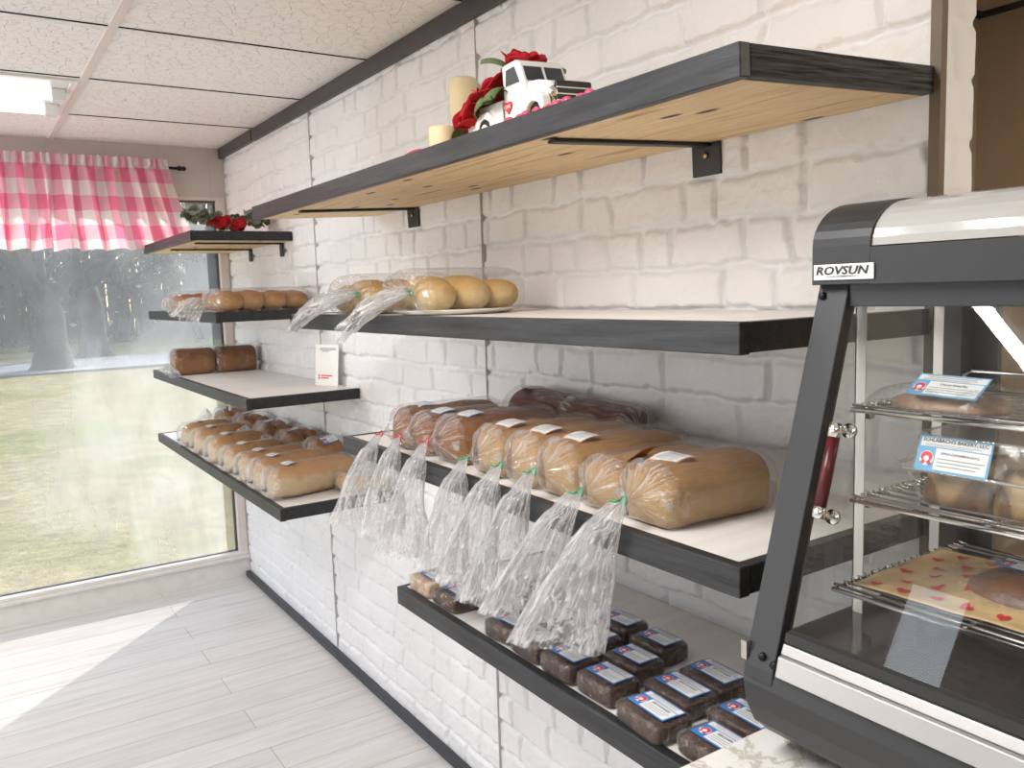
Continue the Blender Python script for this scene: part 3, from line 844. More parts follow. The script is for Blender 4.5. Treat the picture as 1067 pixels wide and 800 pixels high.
# ------------------------------------------------------------------ long French loaves on the lowest window shelf
ords = ['nearest', 'second nearest', 'third nearest', 'middle', 'third farthest', 'second farthest', 'farthest']
fy = [2.585, 2.735, 2.905, 3.105, 3.335, 3.575, 3.815]
for i, y in enumerate(fy):
    L = (.325, .268, .262, .246, .246, .246, .246)[i]
    r = thing('french_loaf', ords[i] + ' of the long pale loaves on the lowest window shelf', 'bread', (-.392, y+.025, Z['L4']-.0016), (0, 0, .22+.03*math.sin(i*2.1)), 'long bagged loaves in a row')
    H, W = .108 + .005*math.sin(i*1.7), .116
    obj('loaf', loaf_mb(L, W, H, 71+i, nb=3.2, nt=2.2, bulge=.03, endp=3.0), M['bread_french'], r, smooth=True)
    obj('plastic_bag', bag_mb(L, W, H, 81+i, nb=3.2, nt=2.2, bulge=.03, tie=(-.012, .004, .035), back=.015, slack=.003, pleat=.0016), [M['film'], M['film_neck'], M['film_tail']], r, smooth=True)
    obj('twist_tie', tie_mb((-.012, .004, .035), .005, ((-.004,.008,-.003),(-.004,.015,0))), M['tie_blue'], r, smooth=True)
    lm = bend_mb(label_mb(.048, .038, .002, False), .07)
    lm.xf(Matrix.Translation((.075, .004, H+.0035)) @ Matrix.Rotation(-.10, 4, 'Y') @ Matrix.Rotation(-PI/2, 4, 'Z'))
    obj('label_sticker', lm, LBL_GREY(), r)

# ------------------------------------------------------------------ bags of rolls
def roll_mb(rx, ry, rz, seed):
    mb = MB(); off = Vector((seed*2.1, seed*.7, 0))
    def fn(q, d):
        z = rz*sgnpow(d.z, .75)
        s = 1 + .12*(1-abs(d.z))
        p = Vector((sgnpow(d.x, .9)*rx*s, sgnpow(d.y, .9)*ry*s, z*.5+rz*.5 if d.z > 0 else rz*.5+z*.5))
        p += noise.noise_vector((p+off)*22)*.0035
        p.z = max(0, p.z); return p
    mb.ball((0,0,0), 1.0, 24, 16, 0, fn); return mb
def lump_bag_mb(x0, x1, y0, y1, H, seed, gather=None, tail=None, lift=0, n=96, nt=2.6, wave=.006):
    """loose bag over rolls: long axis along x between x0 and x1; gather: point of the tie"""
    g = random.Random(seed)
    L = x1-x0; W = y1-y0
    mb = bag_mb(L, W, H, seed, nb=6, nt=nt, bulge=0, tie=(gather if gather else (-.03, 0, .02)), tail=tail, back=.03, slack=.004, pleat=wave)
    mb.xf(Matrix.Translation((x0, (y0+y1)/2, lift)))
    return mb
def roll_pack(name, label, loc, yaw, nx, ny, rx, ry, rz, mat, gather=None, tail=None, tie=None, group=None, plate=False, seed=0, jitter=.004, lift=0.0, bagH=None, upper=False):
    r = thing(name, label, 'bread', loc, (0, 0, yaw), group)
    me = [mesh_of('roll', roll_mb(rx, ry, rz, seed+k), mat, True) for k in range(3)]
    g = random.Random(seed)
    for i in range(nx):
        for j in range(ny):
            o = obj('roll', me[(i+2*j) % 3], None, r, loc=((i+.5)*rx*1.92+g.uniform(-1,1)*jitter, (j+.5-ny/2)*ry*1.92+g.uniform(-1,1)*jitter, lift), rot=(0, 0, g.uniform(-.3,.3)))
            o.scale = (1, 1, 1+g.uniform(-.08, .08))
    if upper:
        for i in range(nx-1):
            o = obj('roll', me[i % 3], None, r, loc=((i+.9)*rx*1.92, ry*.55, lift+rz*.62), rot=(g.uniform(-.15,.15), 0, g.uniform(-.3,.3)))
            o.scale = (.95, .95, .55)
    L, W = nx*rx*1.92, ny*ry*1.92
    bm = lump_bag_mb(-.004, L+.004, -W/2-.006, W/2+.006, bagH or rz+.008, seed+5, gather, tail)
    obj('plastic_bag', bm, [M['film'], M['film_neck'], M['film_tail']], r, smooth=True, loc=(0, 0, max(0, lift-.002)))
    if tie and gather: obj('twist_tie', tie_mb((gather[0]-.004, gather[1], gather[2]), .007, ((-.004,.012,.004),(-.006,.026,.001))), M[tie], r, smooth=True)
    return r
def drape_tail(dx, dy, dz, w_end, K=10, over=.03):
    path, wd, tk, dirs = [], [], [], []
    for k in range(K):
        q = (k+1)/K
        path.append((dx*q, dy*q, dz*q**1.6 + .006*math.sin(q*PI)))
        wd.append(.010+(w_end-.010)*q**.8); tk.append(.006+.010*math.sin(q*2.2))
        t_ = Vector((dx, dy, dz*1.6*q**.6)).normalized()
        wv = t_.cross(Vector((0,0,1)))
        if wv.length < .1: wv = Vector((0,1,0))
        wv = (wv.normalized()*.8 + Vector((0,0,.5))).normalized(); wv = (wv - t_*wv.dot(t_)).normalized()
        dirs.append((wv, t_.cross(wv)))
    return (path, wd, tk, .12, dirs)
# two packs of brown rolls on the second window shelf
roll_pack('bagged_rolls', 'bag of brown rolls nearer the wall on the second window shelf', (-.375, 3.235, Z['L2']-.0016), .06, 4, 2, .046, .052, .075, M['bread_roll_brown'], (-.035, -.03, .045), drape_tail(-.09, -.05, -.065, .06), None, 'bags of rolls', seed=101)
roll_pack('bagged_rolls', 'bag of brown rolls nearer the glass on the second window shelf', (-.395, 3.80, Z['L2']-.0016), .05, 4, 2, .044, .055, .074, M['bread_roll_brown'], (-.03, -.04, .045), drape_tail(-.02, -.16, -.045, .055), None, 'bags of rolls', seed=111)
# dinner rolls on the long second shelf
pl_ = tag(obj('paper_plate', MB().lathe([(.02,0),(.118,.001),(.140,.010),(.142,.012),(.117,.004),(.02,.003)], 40, (-.235, 1.640, Z['S2']-.0022)), M['plate'], smooth=True), 'white paper plate under the near bag of dinner rolls', 'plate')
roll_pack('bagged_rolls', 'near bag of golden dinner rolls lying on a paper plate', (-.360, 1.640, Z['S2']+.0035), .05, 3, 2, .043, .052, .070, M['bread_roll'], (-.024, -.070, .045), drape_tail(-.055, .19, -.075, .062), 'tie_green', 'bags of rolls', seed=121, bagH=.092, upper=True)
roll_pack('bagged_rolls', 'far bag of golden dinner rolls on the long shelf, bag tail over the edge', (-.360, 1.955, Z['S2']-.0016), .06, 3, 2, .044, .058, .074, M['bread_roll'], (-.024, -.105, .050), drape_tail(-.045, .24, -.055, .065), 'tie_green', 'bags of rolls', seed=131, bagH=.096, upper=True)

# two brown loaves on the third window shelf
for i, (x, y, lab) in enumerate([(-.395, 3.93, 'brown loaf in loose bag at the shelf corner nearest the window'), (-.205, 3.93, 'dark brown loaf with small label, nearer the brick wall')]):
    r = thing('bagged_loaf', lab, 'bread', (x, y, Z['L3']-.0016), (0, 0, .02), 'brown loaves by the window')
    obj('loaf', loaf_mb(.182, .105, .118, 141+i, nb=7, nt=3.0, bulge=.05, endp=7), M['bread_brown'], r, smooth=True)
    tl = drape_tail(-.02 if i == 0 else -.03, -.14, -.02, .04)
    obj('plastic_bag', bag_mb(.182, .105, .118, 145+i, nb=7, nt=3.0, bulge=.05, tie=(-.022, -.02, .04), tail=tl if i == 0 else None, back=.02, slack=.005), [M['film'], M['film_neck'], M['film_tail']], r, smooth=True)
    if i == 1:
        lm = label_mb(.03, .024, .0015, False); lm.xf(Matrix.Translation((.05, 0, .1275)) @ Matrix.Rotation(-PI/2, 4, 'Z')); obj('label_sticker', lm, LBL_GREY(), r)
# back row of small bags on the lowest window shelf
backs = [(4.16, -.135, 'bread_roll_brown', 'crumpled clear bag of rolls farthest back against the window corner'),
         (3.82, -.110, 'bread_roll_brown', 'bag of brown rolls second from the window in the back row'),
         (3.50, -.100, 'bread_roll_brown', 'bag of brown rolls third from the window in the back row'),
         (3.20, -.095, 'bread_roll_brown', 'crinkled bag of rolls beside the big labelled bun in the back row')]
for i, (y, x, bm_, lab) in enumerate(backs):
    r = roll_pack('bagged_rolls', lab, (-.146, y, Z['L4']-.0016), 0, 2, 2, .034, .046, .104+.004*i, M[bm_], (-.03, .02, .075), drape_tail(-.03, .05, .01, .035), None, 'bags of rolls', seed=151+i*7, bagH=.122)
    lm = label_mb(.05, .036, .002, True); lm.xf(Matrix.Translation((.03, -.03, .1305)) @ Matrix.Rotation(-.3, 4, 'Y') @ Matrix.Rotation(-.6, 4, 'Z'))
    obj('label_sticker', lm, LBL_BLUE(), r)
r = thing('bagged_loaf', 'round brown loaf with blue label behind the nearest long loaves', 'bread', (-.142, 2.925, Z['L4']-.0016), (0, 0, .0), 'brown loaves by the window')
obj('loaf', loaf_mb(.130, .155, .128, 181, nb=3, nt=2.1, bulge=.02, endp=2.4), M['bread_roll_brown'], r, smooth=True)
obj('plastic_bag', bag_mb(.130, .155, .128, 182, nb=3, nt=2.1, bulge=.02, tie=(-.02, .02, .05), back=.015), [M['film'], M['film_neck'], M['film_tail']], r, smooth=True)
lm = bend_mb(label_mb(.065, .042, .003, True), .12); lm.xf(Matrix.Translation((.065, -.045, .126)) @ Matrix.Rotation(.55, 4, 'X') @ Matrix.Rotation(.25, 4, 'Z')); obj('label_sticker', lm, LBL_BLUE(), r)
roll_pack('bagged_rolls', 'lumpy bag of knotted rolls by the near end of the lowest window shelf', (-.165, 2.545, Z['L4']-.0016), .08, 3, 2, .025, .030, .055, M['bread_roll'], (-.018, 0, .03), None, None, 'bags of rolls', seed=191, jitter=.007)

# ------------------------------------------------------------------ wrapped brownies on the lowest long shelf
def brownie_root(label, L, W, H, seed, core, lm, mats):
    r = thing('brownie_pack', label, 'brownie', (0,0,0), (0,0,0), 'wrapped brownies')
    def block(e, nz, sd):
        mb = MB(); off = Vector((sd*3.1, sd, 0))
        def fn(q, d):
            p = Vector((sgnpow(d.x, .28), sgnpow(d.y, .28), sgnpow(d.z, .32)))
            mx = max(abs(d.x), abs(d.y), abs(d.z))
            p = Vector((max(-1, min(1, p.x))*(L/2+e), max(-1, min(1, p.y))*(W/2+e), H/2+max(-1, min(1, p.z))*(H/2+(e if d.z > 0 else 0))))
            p += noise.noise_vector((p+off)*28)*nz + noise.noise_vector((p+off)*70)*nz*.5
            p.z = max(0, p.z); return p
        mb.ball((0,0,0), 1.0, 44, 30, 0, fn); return mb
    obj('brownie', block(0, .0016, seed), core, r, smooth=True)
    obj('plastic_wrap', block(.0014, .0012, seed+9), M['film_wrap'], r, smooth=True)
    obj('label_sticker', lm, mats, r)
    return r
bl_title = ['BROWNIES', 'BROWNIES', '']
def blab(w, h, H, title, tw=0.0):
    return label_mb(w, h, .0028, True, title).xf(Matrix.Translation((0.002, .003, H+.0038)) @ Matrix.Rotation(tw, 4, 'Z'))
# local +x of a pack = reading direction (towards the camera end, world -y); local +y = towards the wall
protoA = brownie_root('x', .088, .070, .034, 201, M['brownie'], blab(.070, .046, .034, ''), LBL_BLUE())
protoB = brownie_root('x', .104, .074, .030, 205, M['brownie'], blab(.082, .046, .030, 'BROWNIES'), LBL_BLUE())
protoC = brownie_root('x', .100, .078, .032, 209, M['candy'], blab(.066, .046, .032, ''), LBL_BLUE())
protoD = brownie_root('x', .090, .078, .036, 213, M['cookie'], blab(.066, .046, .036, ''), LBL_BLUE())
packs = [ # proto, x, y, yaw offset, label
 (protoD, -.352, 1.585, .0, 'pale cookie pack at the far front corner of the lowest shelf'),
 (protoC, -.350, 1.480, .0, 'candy studded brownie pack in the front row beside the pale cookie pack'),
 (protoC, -.292, 1.372, -.05, 'candy brownie pack set a little back from the front edge'),
 (protoA, -.352, 1.275, .1, 'brownie pack turned end-on in the front row under the bag tails'),
 (protoA, -.354, 1.185, -.02, 'brownie pack in the front row just before the three open ones'),
 (protoA, -.355, 1.090, .0, 'brownie pack in the front row, label partly under a bag tail'),
 (protoA, -.352, .993, .0, 'brownie pack in the front row closest to the gap before the flat packs'),
 (protoB, -.362, .876, -.08, 'flat wrapped brownie pack in the front row, middle of the near cluster'),
 (protoB, -.352, .756, -.05, 'flat brownie pack partly cut off by the marble counter edge at front'),
 (protoA, -.272, 1.020, .0, 'brownie pack in the middle row between front and back packs'),
 (protoB, -.282, .900, -.06, 'flat brownie pack in the middle row of the near cluster'),
 (protoB, -.268, .778, -.04, 'flat brownie pack in the middle row beside the counter edge'),
 (protoA, -.268, 1.130, .05, 'brownie pack in the middle row under the nearest hanging tail'),
 (protoA, -.262, 1.240, .0, 'brownie pack in the middle row hidden by several bag tails'),
 (protoC, -.268, 1.490, .12, 'candy pack in the middle row near the far end'),
 (protoA, -.190, 1.045, .0, 'brownie pack in the back row with the bare board in front of it'),
 (protoA, -.186, 1.150, .06, 'brownie pack in the back row behind the nearest hanging tail'),
 (protoB, -.205, .900, -.06, 'flat brownie pack in the back row of the near cluster'),
 (protoB, -.190, .772, -.05, 'flat brownie pack in the back row beside the black case'),
 (protoA, -.115, .752, .05, 'brownie pack farthest back, half hidden by the black case'),
 (protoC, -.200, 1.400, .2, 'candy pack in the back row beneath the bag tails'),
]
used = set()
for p, x, y, dyaw, lab in packs:
    loc = (x, y, Z['S4']-.0018); rot = (0, 0, -PI/2+dyaw)
    if p.name in used: dup(p, loc, rot, lab)
    else:
        used.add(p.name); p.location = loc; p.rotation_euler = rot; p['label'] = lab

# ------------------------------------------------------------------ small sign card on the third window shelf
r = thing('sign_card', 'small white upright card with red and grey print leaning near the brick wall', 'sign', (-.050, 2.945, Z['L3']-.002), (0, .0, .42))
b = MB(); b.box(-.0015, .0015, -.058, .058, 0, .155); b.xf(Matrix.Rotation(.10, 4, 'Y')); obj('card', b, M['acrylic'], r)
b = MB(); b.box(-.0015, .045, -.056, .056, 0, .003); b.box(.043, .046, -.045, .045, 0, .06); obj('stand', b, M['acrylic'], r)
for mat_, rows_ in ((M['ink_grey'], [(-.046,.036,.139,.142),(-.046,.036,.134,.1365),(-.012,.024,.128,.131)]), (M['red'], [(-.030,.028,.036,.041),(-.012,.028,.027,.032),(.034,.042,.034,.042),(.034,.042,.025,.032)])):
    b = MB()
    for (y0, y1, z0, z1) in rows_: b.box(-.0022, -.0014, y0, y1, z0, z1)
    b.xf(Matrix.Rotation(.10, 4, 'Y')); obj('printed_text', b, mat_, r)

# ------------------------------------------------------------------ decorations on the top shelf
S1z = lambda x: Z['S1'] + (x)*.046
def truck():
    r = thing('toy_truck', 'white enamel vintage toy pickup with red heart reading LOVE', 'toy truck', (-.262, 1.295, S1z(-.262)+.001), (0, -.046, .0))
    w = .055
    # side profiles in (y,z); front towards -y
    b = MB(); b.prism([(.004,.026),(.135,.026),(.135,.062),(.127,.066),(.004,.066)], 'x', -w, -w+.006); b.prism([(.004,.026),(.135,.026),(.135,.062),(.127,.066),(.004,.066)], 'x', w-.006, w)
    b.box(-w, w, .129, .135, .026, .064); b.box(-w, w, .004, .135, .024, .030); b.box(-w, w, .004, .008, .026, .064)
    obj('truck_bed', b, M['white_metal'], r, bevel=.002)
    b = MB(); b.prism([(.006,.024),(.006,.120),(.000,.128),(-.040,.130),(-.050,.124),(-.066,.080),(-.066,.024)], 'x', -w+.004, w-.004)
    obj('cab', b, M['white_metal'], r, bevel=.004)
    b = MB(); b.prism([(-.062,.024),(-.062,.086),(-.090,.084),(-.128,.074),(-.138,.062),(-.138,.024)], 'x', -w+.012, w-.012)
    obj('hood', b, M['white_metal'], r, bevel=.004)
    for sx in (-1, 1):
        b = MB(); b.prism([(-.070,.020),(-.074,.040),(-.090,.056),(-.118,.058),(-.138,.046),(-.142,.026),(-.132,.022),(-.124,.036),(-.106,.042),(-.090,.034),(-.084,.020)], 'x', sx*w-.014, sx*w+.006); obj('fender', b, M['white_metal'], r, bevel=.003)
        b = MB(); b.prism([(.030,.020),(.034,.040),(.050,.054),(.078,.054),(.096,.038),(.100,.020),(.088,.020),(.080,.036),(.064,.042),(.048,.034),(.044,.020)], 'x', sx*w-.006, sx*w+.008); obj('fender', b, M['white_metal'], r, bevel=.003)
        b = MB(); b.prism([(-.006,.088),(-.010,.116),(-.036,.118),(-.050,.088)], 'x', sx*(w-.0035)-.001, sx*(w-.0035)+.001); obj('side_window', b, M['win_dark'], r)
        b = MB(); b.lathe([(.004,-.006),(.012,0),(.012,.004),(.006,.008)], 16, (sx*.040, -.139, .052), axis='y'); b.v = [(x, -.278-y if False else y, z) for x, y, z in b.v]; obj('headlight', b, M['chrome'], r, smooth=True)
        for yw_ in (-.106, .066):
            b = MB(); b.lathe([(.010,-.006),(.020,-.007),(.021,0),(.020,.007),(.010,.006)], 22, (sx*(w-.003), yw_, .021), axis='x'); o = obj('wheel', b, M['rubber'], r, smooth=True)
            b = MB(); b.lathe([(.011,-.008),(.010,.008)], 16, (sx*(w-.003), yw_, .021), axis='x'); obj('hubcap', b, M['white_metal'], o)
    for sx in (-1, 1):
        b = MB()
        x0, x1 = (-.044, -.003) if sx < 0 else (.003, .044)
        q = lambda t_: (-.0515-.0135*t_, .119-.036*t_)
        b.add([(x0, q(0.08)[0]-.001, q(0.08)[1]), (x1, q(0.08)[0]-.001, q(0.08)[1]), (x1, q(.85)[0]-.001, q(.85)[1]), (x0, q(.85)[0]-.001, q(.85)[1])], [(0,3,2,1)])
        obj('windshield', b, M['win_dark'], r)
    b = MB(); b.box(-.040, .040, -.146, -.136, .026, .072); o = obj('grille', b, M['toy_black'], r, bevel=.004)
    b = MB()
    for z in (.036, .047, .058): b.box(-.041, .041, -.1475, -.1455, z, z+.002)
    obj('grille_bar', b, M['white_metal'], o)
    b = MB(); b.box(-.056, .056, -.152, -.144, .014, .024); obj('bumper', b, M['toy_black'], r, bevel=.003)
    # heart with the word LOVE on the door side facing the room
    hp = []
    for k in range(28):
        a = 2*PI*k/28
        hp.append((-.016*math.sin(a)**3*.72, (13*math.cos(a)-5*math.cos(2*a)-2*math.cos(3*a)-math.cos(4*a))/16*.0125))
    b = MB(); b.prism([(y-.012, z+.050) for y, z in hp], 'x', -w-.0005, -w+.006, 0)
    tx = text_mb('LOVE', .0085, .02); tx.xf(Matrix.Translation((-w-.0012, -.012, .050)) @ Matrix(((0,0,-1,0),(-1,0,0,0),(0,1,0,0),(0,0,0,1)))); b.merge(tx, None, 1)
    obj('heart_decal', b, [M['red'], M['white_metal']], r)
    b = MB(); b.tube([(-w+.001, -.002, .078), (-w-.003, -.002, .080), (-w-.003, -.012, .080), (-w+.001, -.012, .078)], .0014, 6); obj('door_handle', b, M['toy_black'], r)
    r.scale = (.97, .97, .97)
    return r
truck()
def petal_mb(w, h, curl, open_, ang, r0):
    mb = MB(); ca, sa = math.cos(ang), math.sin(ang)
    def fn(a, b_):
        u = (a-.5)*2; wv = w*(.35+.95*b_**.6)*(1-.62*b_**6)
        rr = r0 + open_*b_ + curl*b_**3 - u*u*.18*w
        x, y = rr, u*wv
        return (x*ca-y*sa, x*sa+y*ca, h*b_*(1-.12*u*u))
    mb.grid(fn, 7, 8); return mb
def rose(label, loc, rot, s=1.0, group='red felt roses in the toy truck', leaves=2, mat_l='felt_green', seed=0):
    r = thing('felt_rose', label, 'flower', loc, rot, group)
    b = MB()
    for k in range(3): b.merge(petal_mb(.016, .036, -.004, .003, k*2.1+seed, .005))
    for k in range(4): b.merge(petal_mb(.022, .036, .006, .010, k*1.57+.5+seed, .010))
    for k in range(5): b.merge(petal_mb(.025, .032, .013, .014, k*1.257+seed, .013))
    b.ball((0,0,.012), (.016,.016,.014), 12, 8)
    o = obj('bloom', b.xf(Matrix.Scale(s, 4)), M['felt_red'], r, smooth=True)
    o.modifiers.new('solid', 'SOLIDIFY').thickness = .0012
    for k in range(leaves):
        ang = seed*1.7+k*PI*2/max(1, leaves)+.6
        lb = MB()
        def fn(a, q):
            u = (a-.5)*2; wv = .019*math.sin(PI*min(1, q*.93+.05))
            x = .012+.058*q; y = u*wv; z = .004+.016*math.sin(q*2.4)-.006*u*u
            return (x*math.cos(ang)-y*math.sin(ang), x*math.sin(ang)+y*math.cos(ang), z)
        lb.grid(fn, 5, 9); o = obj('leaf', lb.xf(Matrix.Scale(s, 4)), M[mat_l], r, smooth=True)
        o.modifiers.new('solid', 'SOLIDIFY').thickness = .001
    b = MB(); b.tube([(0,0,.006*s), (0,0,-.03*s)], .0025, 6); obj('stem', b, M['felt_green'], r)
    return r
tz_ = S1z(-.262)
rose('uppermost red felt rose resting against the truck cab roof', (-.258, 1.318, tz_+.118), (.35, -.2, .3), 1.15, seed=1)
rose('big red felt rose lying just behind the truck cab', (-.285, 1.352, tz_+.074), (-.15, -.6, 0), 1.35, seed=2)
rose('red felt rose at the back left of the toy truck bed', (-.235, 1.415, tz_+.080), (-.45, -.35, 0), 1.25, seed=3.1)
rose('low red felt rose hanging over the side of the truck bed', (-.300, 1.400, tz_+.050), (-.35, -.95, 0), 1.15, seed=4.2)
rose('smallest red felt rose drooping over the truck tailgate', (-.288, 1.447, tz_+.045), (-.9, -.8, 0), .95, seed=5.3)
c_ = tag(obj('pillar_candle', MB().lathe([(.027,0),(.028,.002),(.028,.052),(.026,.056),(.021,.057),(.008,.053)], 32, (-.318, 1.525, S1z(-.318)+.0006)), M['candle'], smooth=True), 'short cream pillar candle beside the toy truck tailgate', 'candle')
c_ = tag(obj('pillar_candle', MB().lathe([(.028,0),(.031,.004),(.032,.085),(.028,.100),(.024,.108),(.027,.116),(.032,.126),(.033,.200),(.029,.205),(.012,.200)], 32, (-.150, 1.715, S1z(-.150)+.0006)), M['candle'], smooth=True), 'tall cream candle with a waist behind the toy truck', 'candle')
b = MB()
for (cx_, cy_, rx_, rz_, tw) in ((-.352,1.595,.034,.010,.2), (-.335,1.56,.030,.011,-.35)):
    b.tube([(cx_+.4*rx_*math.sin(a), cy_+rx_*math.cos(a), S1z(cx_)+.013+rz_*math.sin(a+tw)) for a in [2*PI*k/24 for k in range(24)]], .0022, 7, closed=True)
b.tube([(-.35,1.565,S1z(-.35)+.012), (-.36,1.52,S1z(-.36)+.012), (-.365,1.48,S1z(-.365)+.004)], .0022, 7)
tag(obj('wire_ornament', b, M['pink_wire'], smooth=True), 'pink looped wire ornament lying at the far side of the short candle', 'ornament')
b = MB()
for k in range(9):
    y = 1.200-.027*k
    b.ball((-.372+.004*math.sin(k*2), y, S1z(-.372)+.0075), (.007,.011,.0075), 10, 7)
b.tube([(-.372, 1.200-.027*k, S1z(-.372)+.007) for k in range(9)], .0015, 6)
tag(obj('bead_garland', b, M['pink_wire'], smooth=True), 'string of pink beads along the shelf edge before the truck', 'garland')

# rose and eucalyptus swag on the short top shelf
r = thing('floral_swag', 'eucalyptus swag with red roses on the short top shelf by the window', 'flowers', (-.21, 3.56, Z['L1']+.0004), (0, 0, .25))
g = random.Random(5); b = MB(); st = MB()
for k in range(9):
    a0 = g.uniform(-.35, .35) + (PI if k % 2 else 0)
    pts = []
    Ls = g.uniform(.12, .22)
    for q in range(7):
        u = q/6; pts.append(Vector((math.cos(a0)*Ls*u, math.sin(a0)*Ls*u*.9+g.uniform(-.004,.004), .02+.06*math.sin(u*2.2)*g.uniform(.5,1.1))))
    st.tube(pts, .0018, 5)
    for p in pts[1:]:
        for s in range(3):
            rr = g.uniform(.012, .021); n_ = Vector((g.uniform(-1,1), g.uniform(-1,1), g.uniform(-.6,1))).normalized()
            u_ = n_.cross(Vector((.3,.5,.8))).normalized(); w_ = n_.cross(u_)
            c0 = p + Vector((g.uniform(-1,1), g.uniform(-1,1), g.uniform(-.3,1)))*.02
            c0.z = max(c0.z, rr+.001)
            b.add([c0]+[c0+(u_*math.cos(2*PI*i/10)+w_*math.sin(2*PI*i/10))*rr+n_*.002 for i in range(10)], [(0, 1+i, 1+(i+1) % 10) for i in range(10)])
obj('stem', st, M['eucalyptus'], r, smooth=True); tag(obj('foliage', b, M['eucalyptus'], r), kind='stuff')
for (x, y, z, rx, s_) in ((-.03, -.02, .024, -.5, 1.15), (.045, -.035, .020, -.9, 1.0), (-.075, .01, .034, .3, .9)):
    b = MB()
    for k in range(3): b.merge(petal_mb(.016, .036, -.004, .003, k*2.1, .005))
    for k in range(4): b.merge(petal_mb(.022, .036, .006, .010, k*1.57+.5, .010))
    for k in range(5): b.merge(petal_mb(.025, .032, .013, .014, k*1.257, .013))
    b.xf(Matrix.Translation((x, y, z)) @ Matrix.Rotation(rx, 4, 'X') @ Matrix.Scale(s_, 4)); obj('rose', b, M['felt_red'], r, smooth=True)

# ------------------------------------------------------------------ curtain and rod
b = MB(); b.tube([(-2.75, YW-.06, 2.098), (-.235, YW-.06, 2.098)], .007, 12); rd = tag(obj('curtain_rod', b, M['rod'], smooth=True), 'thin black curtain rod with a small knob above the window', 'curtain rod')
b = MB(); b.lathe([(.005,0),(.011,.006),(.013,.014),(.009,.024),(.011,.028),(.012,.036),(.006,.044)], 16, (-.238, YW-.06, 2.098), axis='x'); obj('finial', b, M['rod'], rd, smooth=True)
b = MB(); b.box(-.34, -.325, YW-.06, YW+.001, 2.088, 2.108); obj('rod_bracket', b, M['rod'], rd)
b = MB()
CL, CT, CB = -2.65, 2.135, 1.708
def cur(a, q):
    # a: 0 right .. 1 left ; q: 0 top .. 1 bottom
    s = a*(2.36); x0 = -.285 - s
    flare = .115*math.exp(-a*9)*(q**1.3)
    z = CT - (CT-CB)*q
    ph = a*2*PI*26
    amp = (.010+.024*min(1, max(0, (q-.10)*1.6))) if q > .085 else .012
    wob = noise.noise(Vector((a*30, q*1.2, 3)))
    y = YW-.078 + amp*math.sin(ph+wob*2.6+q*1.3*math.sin(a*23)) + .026*noise.noise(Vector((a*48, q*1.6, 0)))*q
    if q < .085: y = YW-.083 + .011*math.sin(a*2*PI*70+3*noise.noise(Vector((a*40, 0, 9)))) + .006*noise.noise(Vector((a*300, q*30, 1)))
    if .085 <= q <= .12: y = YW-.077 + .004*math.sin(ph*2.7)
    x = x0 + flare + .012*math.cos(ph)*q + .01*wob*q
    z += .006*math.sin(ph*1.0+1)*q + (.006*noise.noise(Vector((a*200, 0, 4))) if q < .02 else 0)
    return (x, y, z)
b.grid(cur, 900, 44, 0, lambda a, q: (a*2.36*1.9/.135, q*.43/.135+.15))
tag(obj('valance_curtain', b, M['gingham'], smooth=True), 'short gathered pink and white gingham valance over the window', 'curtain')

# ------------------------------------------------------------------ ceiling lights
def troffer(label, x0, x1, y0, y1, on=True):
    r = thing('ceiling_light', label, 'ceiling light', ((x0+x1)/2, (y0+y1)/2, ZC-.001), (0,0,0))
    L2, W2 = (x1-x0)/2, (y1-y0)/2
    b = MB(); d = .0035
    b.box(-L2, L2, -W2, -W2+.022, -.010, -.0005); b.box(-L2, L2, W2-.022, W2, -.010, -.0005); b.box(-L2, -L2+.022, -W2+.022, W2-.022, -.010, -.0005); b.box(L2-.022, L2, -W2+.022, W2-.022, -.010, -.0005)
    obj('frame', b, M['white_metal'], r, bevel=.002)
    b = MB(); b.box(-L2+.022, L2-.022, -W2+.022, W2-.022, -.004, -.0008); obj('reflector', b, M['white_metal'], r)
    for yy in (-.13, .13):
        b = MB(); b.tube([(-L2+.075, yy, -.024), (L2-.075, yy, -.024)], .018, 16); o = obj('lamp_tube', b, M['tube_light'], r, smooth=True)
        b = MB()
        for sx in (-1, 1): b.box(sx*(L2-.05)-.022, sx*(L2-.05)+.022, yy-.024, yy+.024, -.046, -.004)
        obj('lamp_holder', b, M['white_metal'], r, bevel=.003)
    return r
xs0, xs1 = gxs[1]+.0125, gxs[0]-.0125
troffer('fluorescent ceiling light with bare tubes near the window wall', xs0, xs1, gys[1]+.012, gys[0]-.012)
troffer('fluorescent ceiling light over the middle of the shop floor', xs0, xs1, gys[5]+.012, gys[4]-.012)
troffer('fluorescent ceiling light over the counter end of the shop', xs0, xs1, gys[8]+.012, gys[7]-.012)
def area(name, loc, sx, sy, power, col, rot=(0,0,0)):
    l = bpy.data.lights.new(name, 'AREA'); l.shape = 'RECTANGLE'; l.size = sx; l.size_y = sy; l.energy = power; l.color = col
    o = bpy.data.objects.new(name, l); C.objects.link(o); o.location = loc; o.rotation_euler = rot; return o
xm = (xs0+xs1)/2
for k_, (yl, pw) in enumerate((((gys[0]+gys[1])/2, 6), ((gys[4]+gys[5])/2, 16), ((gys[7]+gys[8])/2, 4))):
    for dy in (-.13, .13):
        area('ceiling_lamp', (xm, yl+dy, ZC-.046), 1.0, .05, pw, (1,.985,.965))
area('back_room_fill', (.75, -.5, ZC-.06), .8, .4, 26, (1,.92,.80))  # unseen area light added to brighten the back room
# daylight through the shop-front windows in the left wall
for (o0, o1, z0, z1), pw in zip(OPEN, (7, 2.0, 34)):
    area('window_daylight', (XL-.03, (o0+o1)/2, (z0+z1)/2), z1-z0-.08, o1-o0-.08, pw, (.92,.96,1), (0, -PI/2, 0))

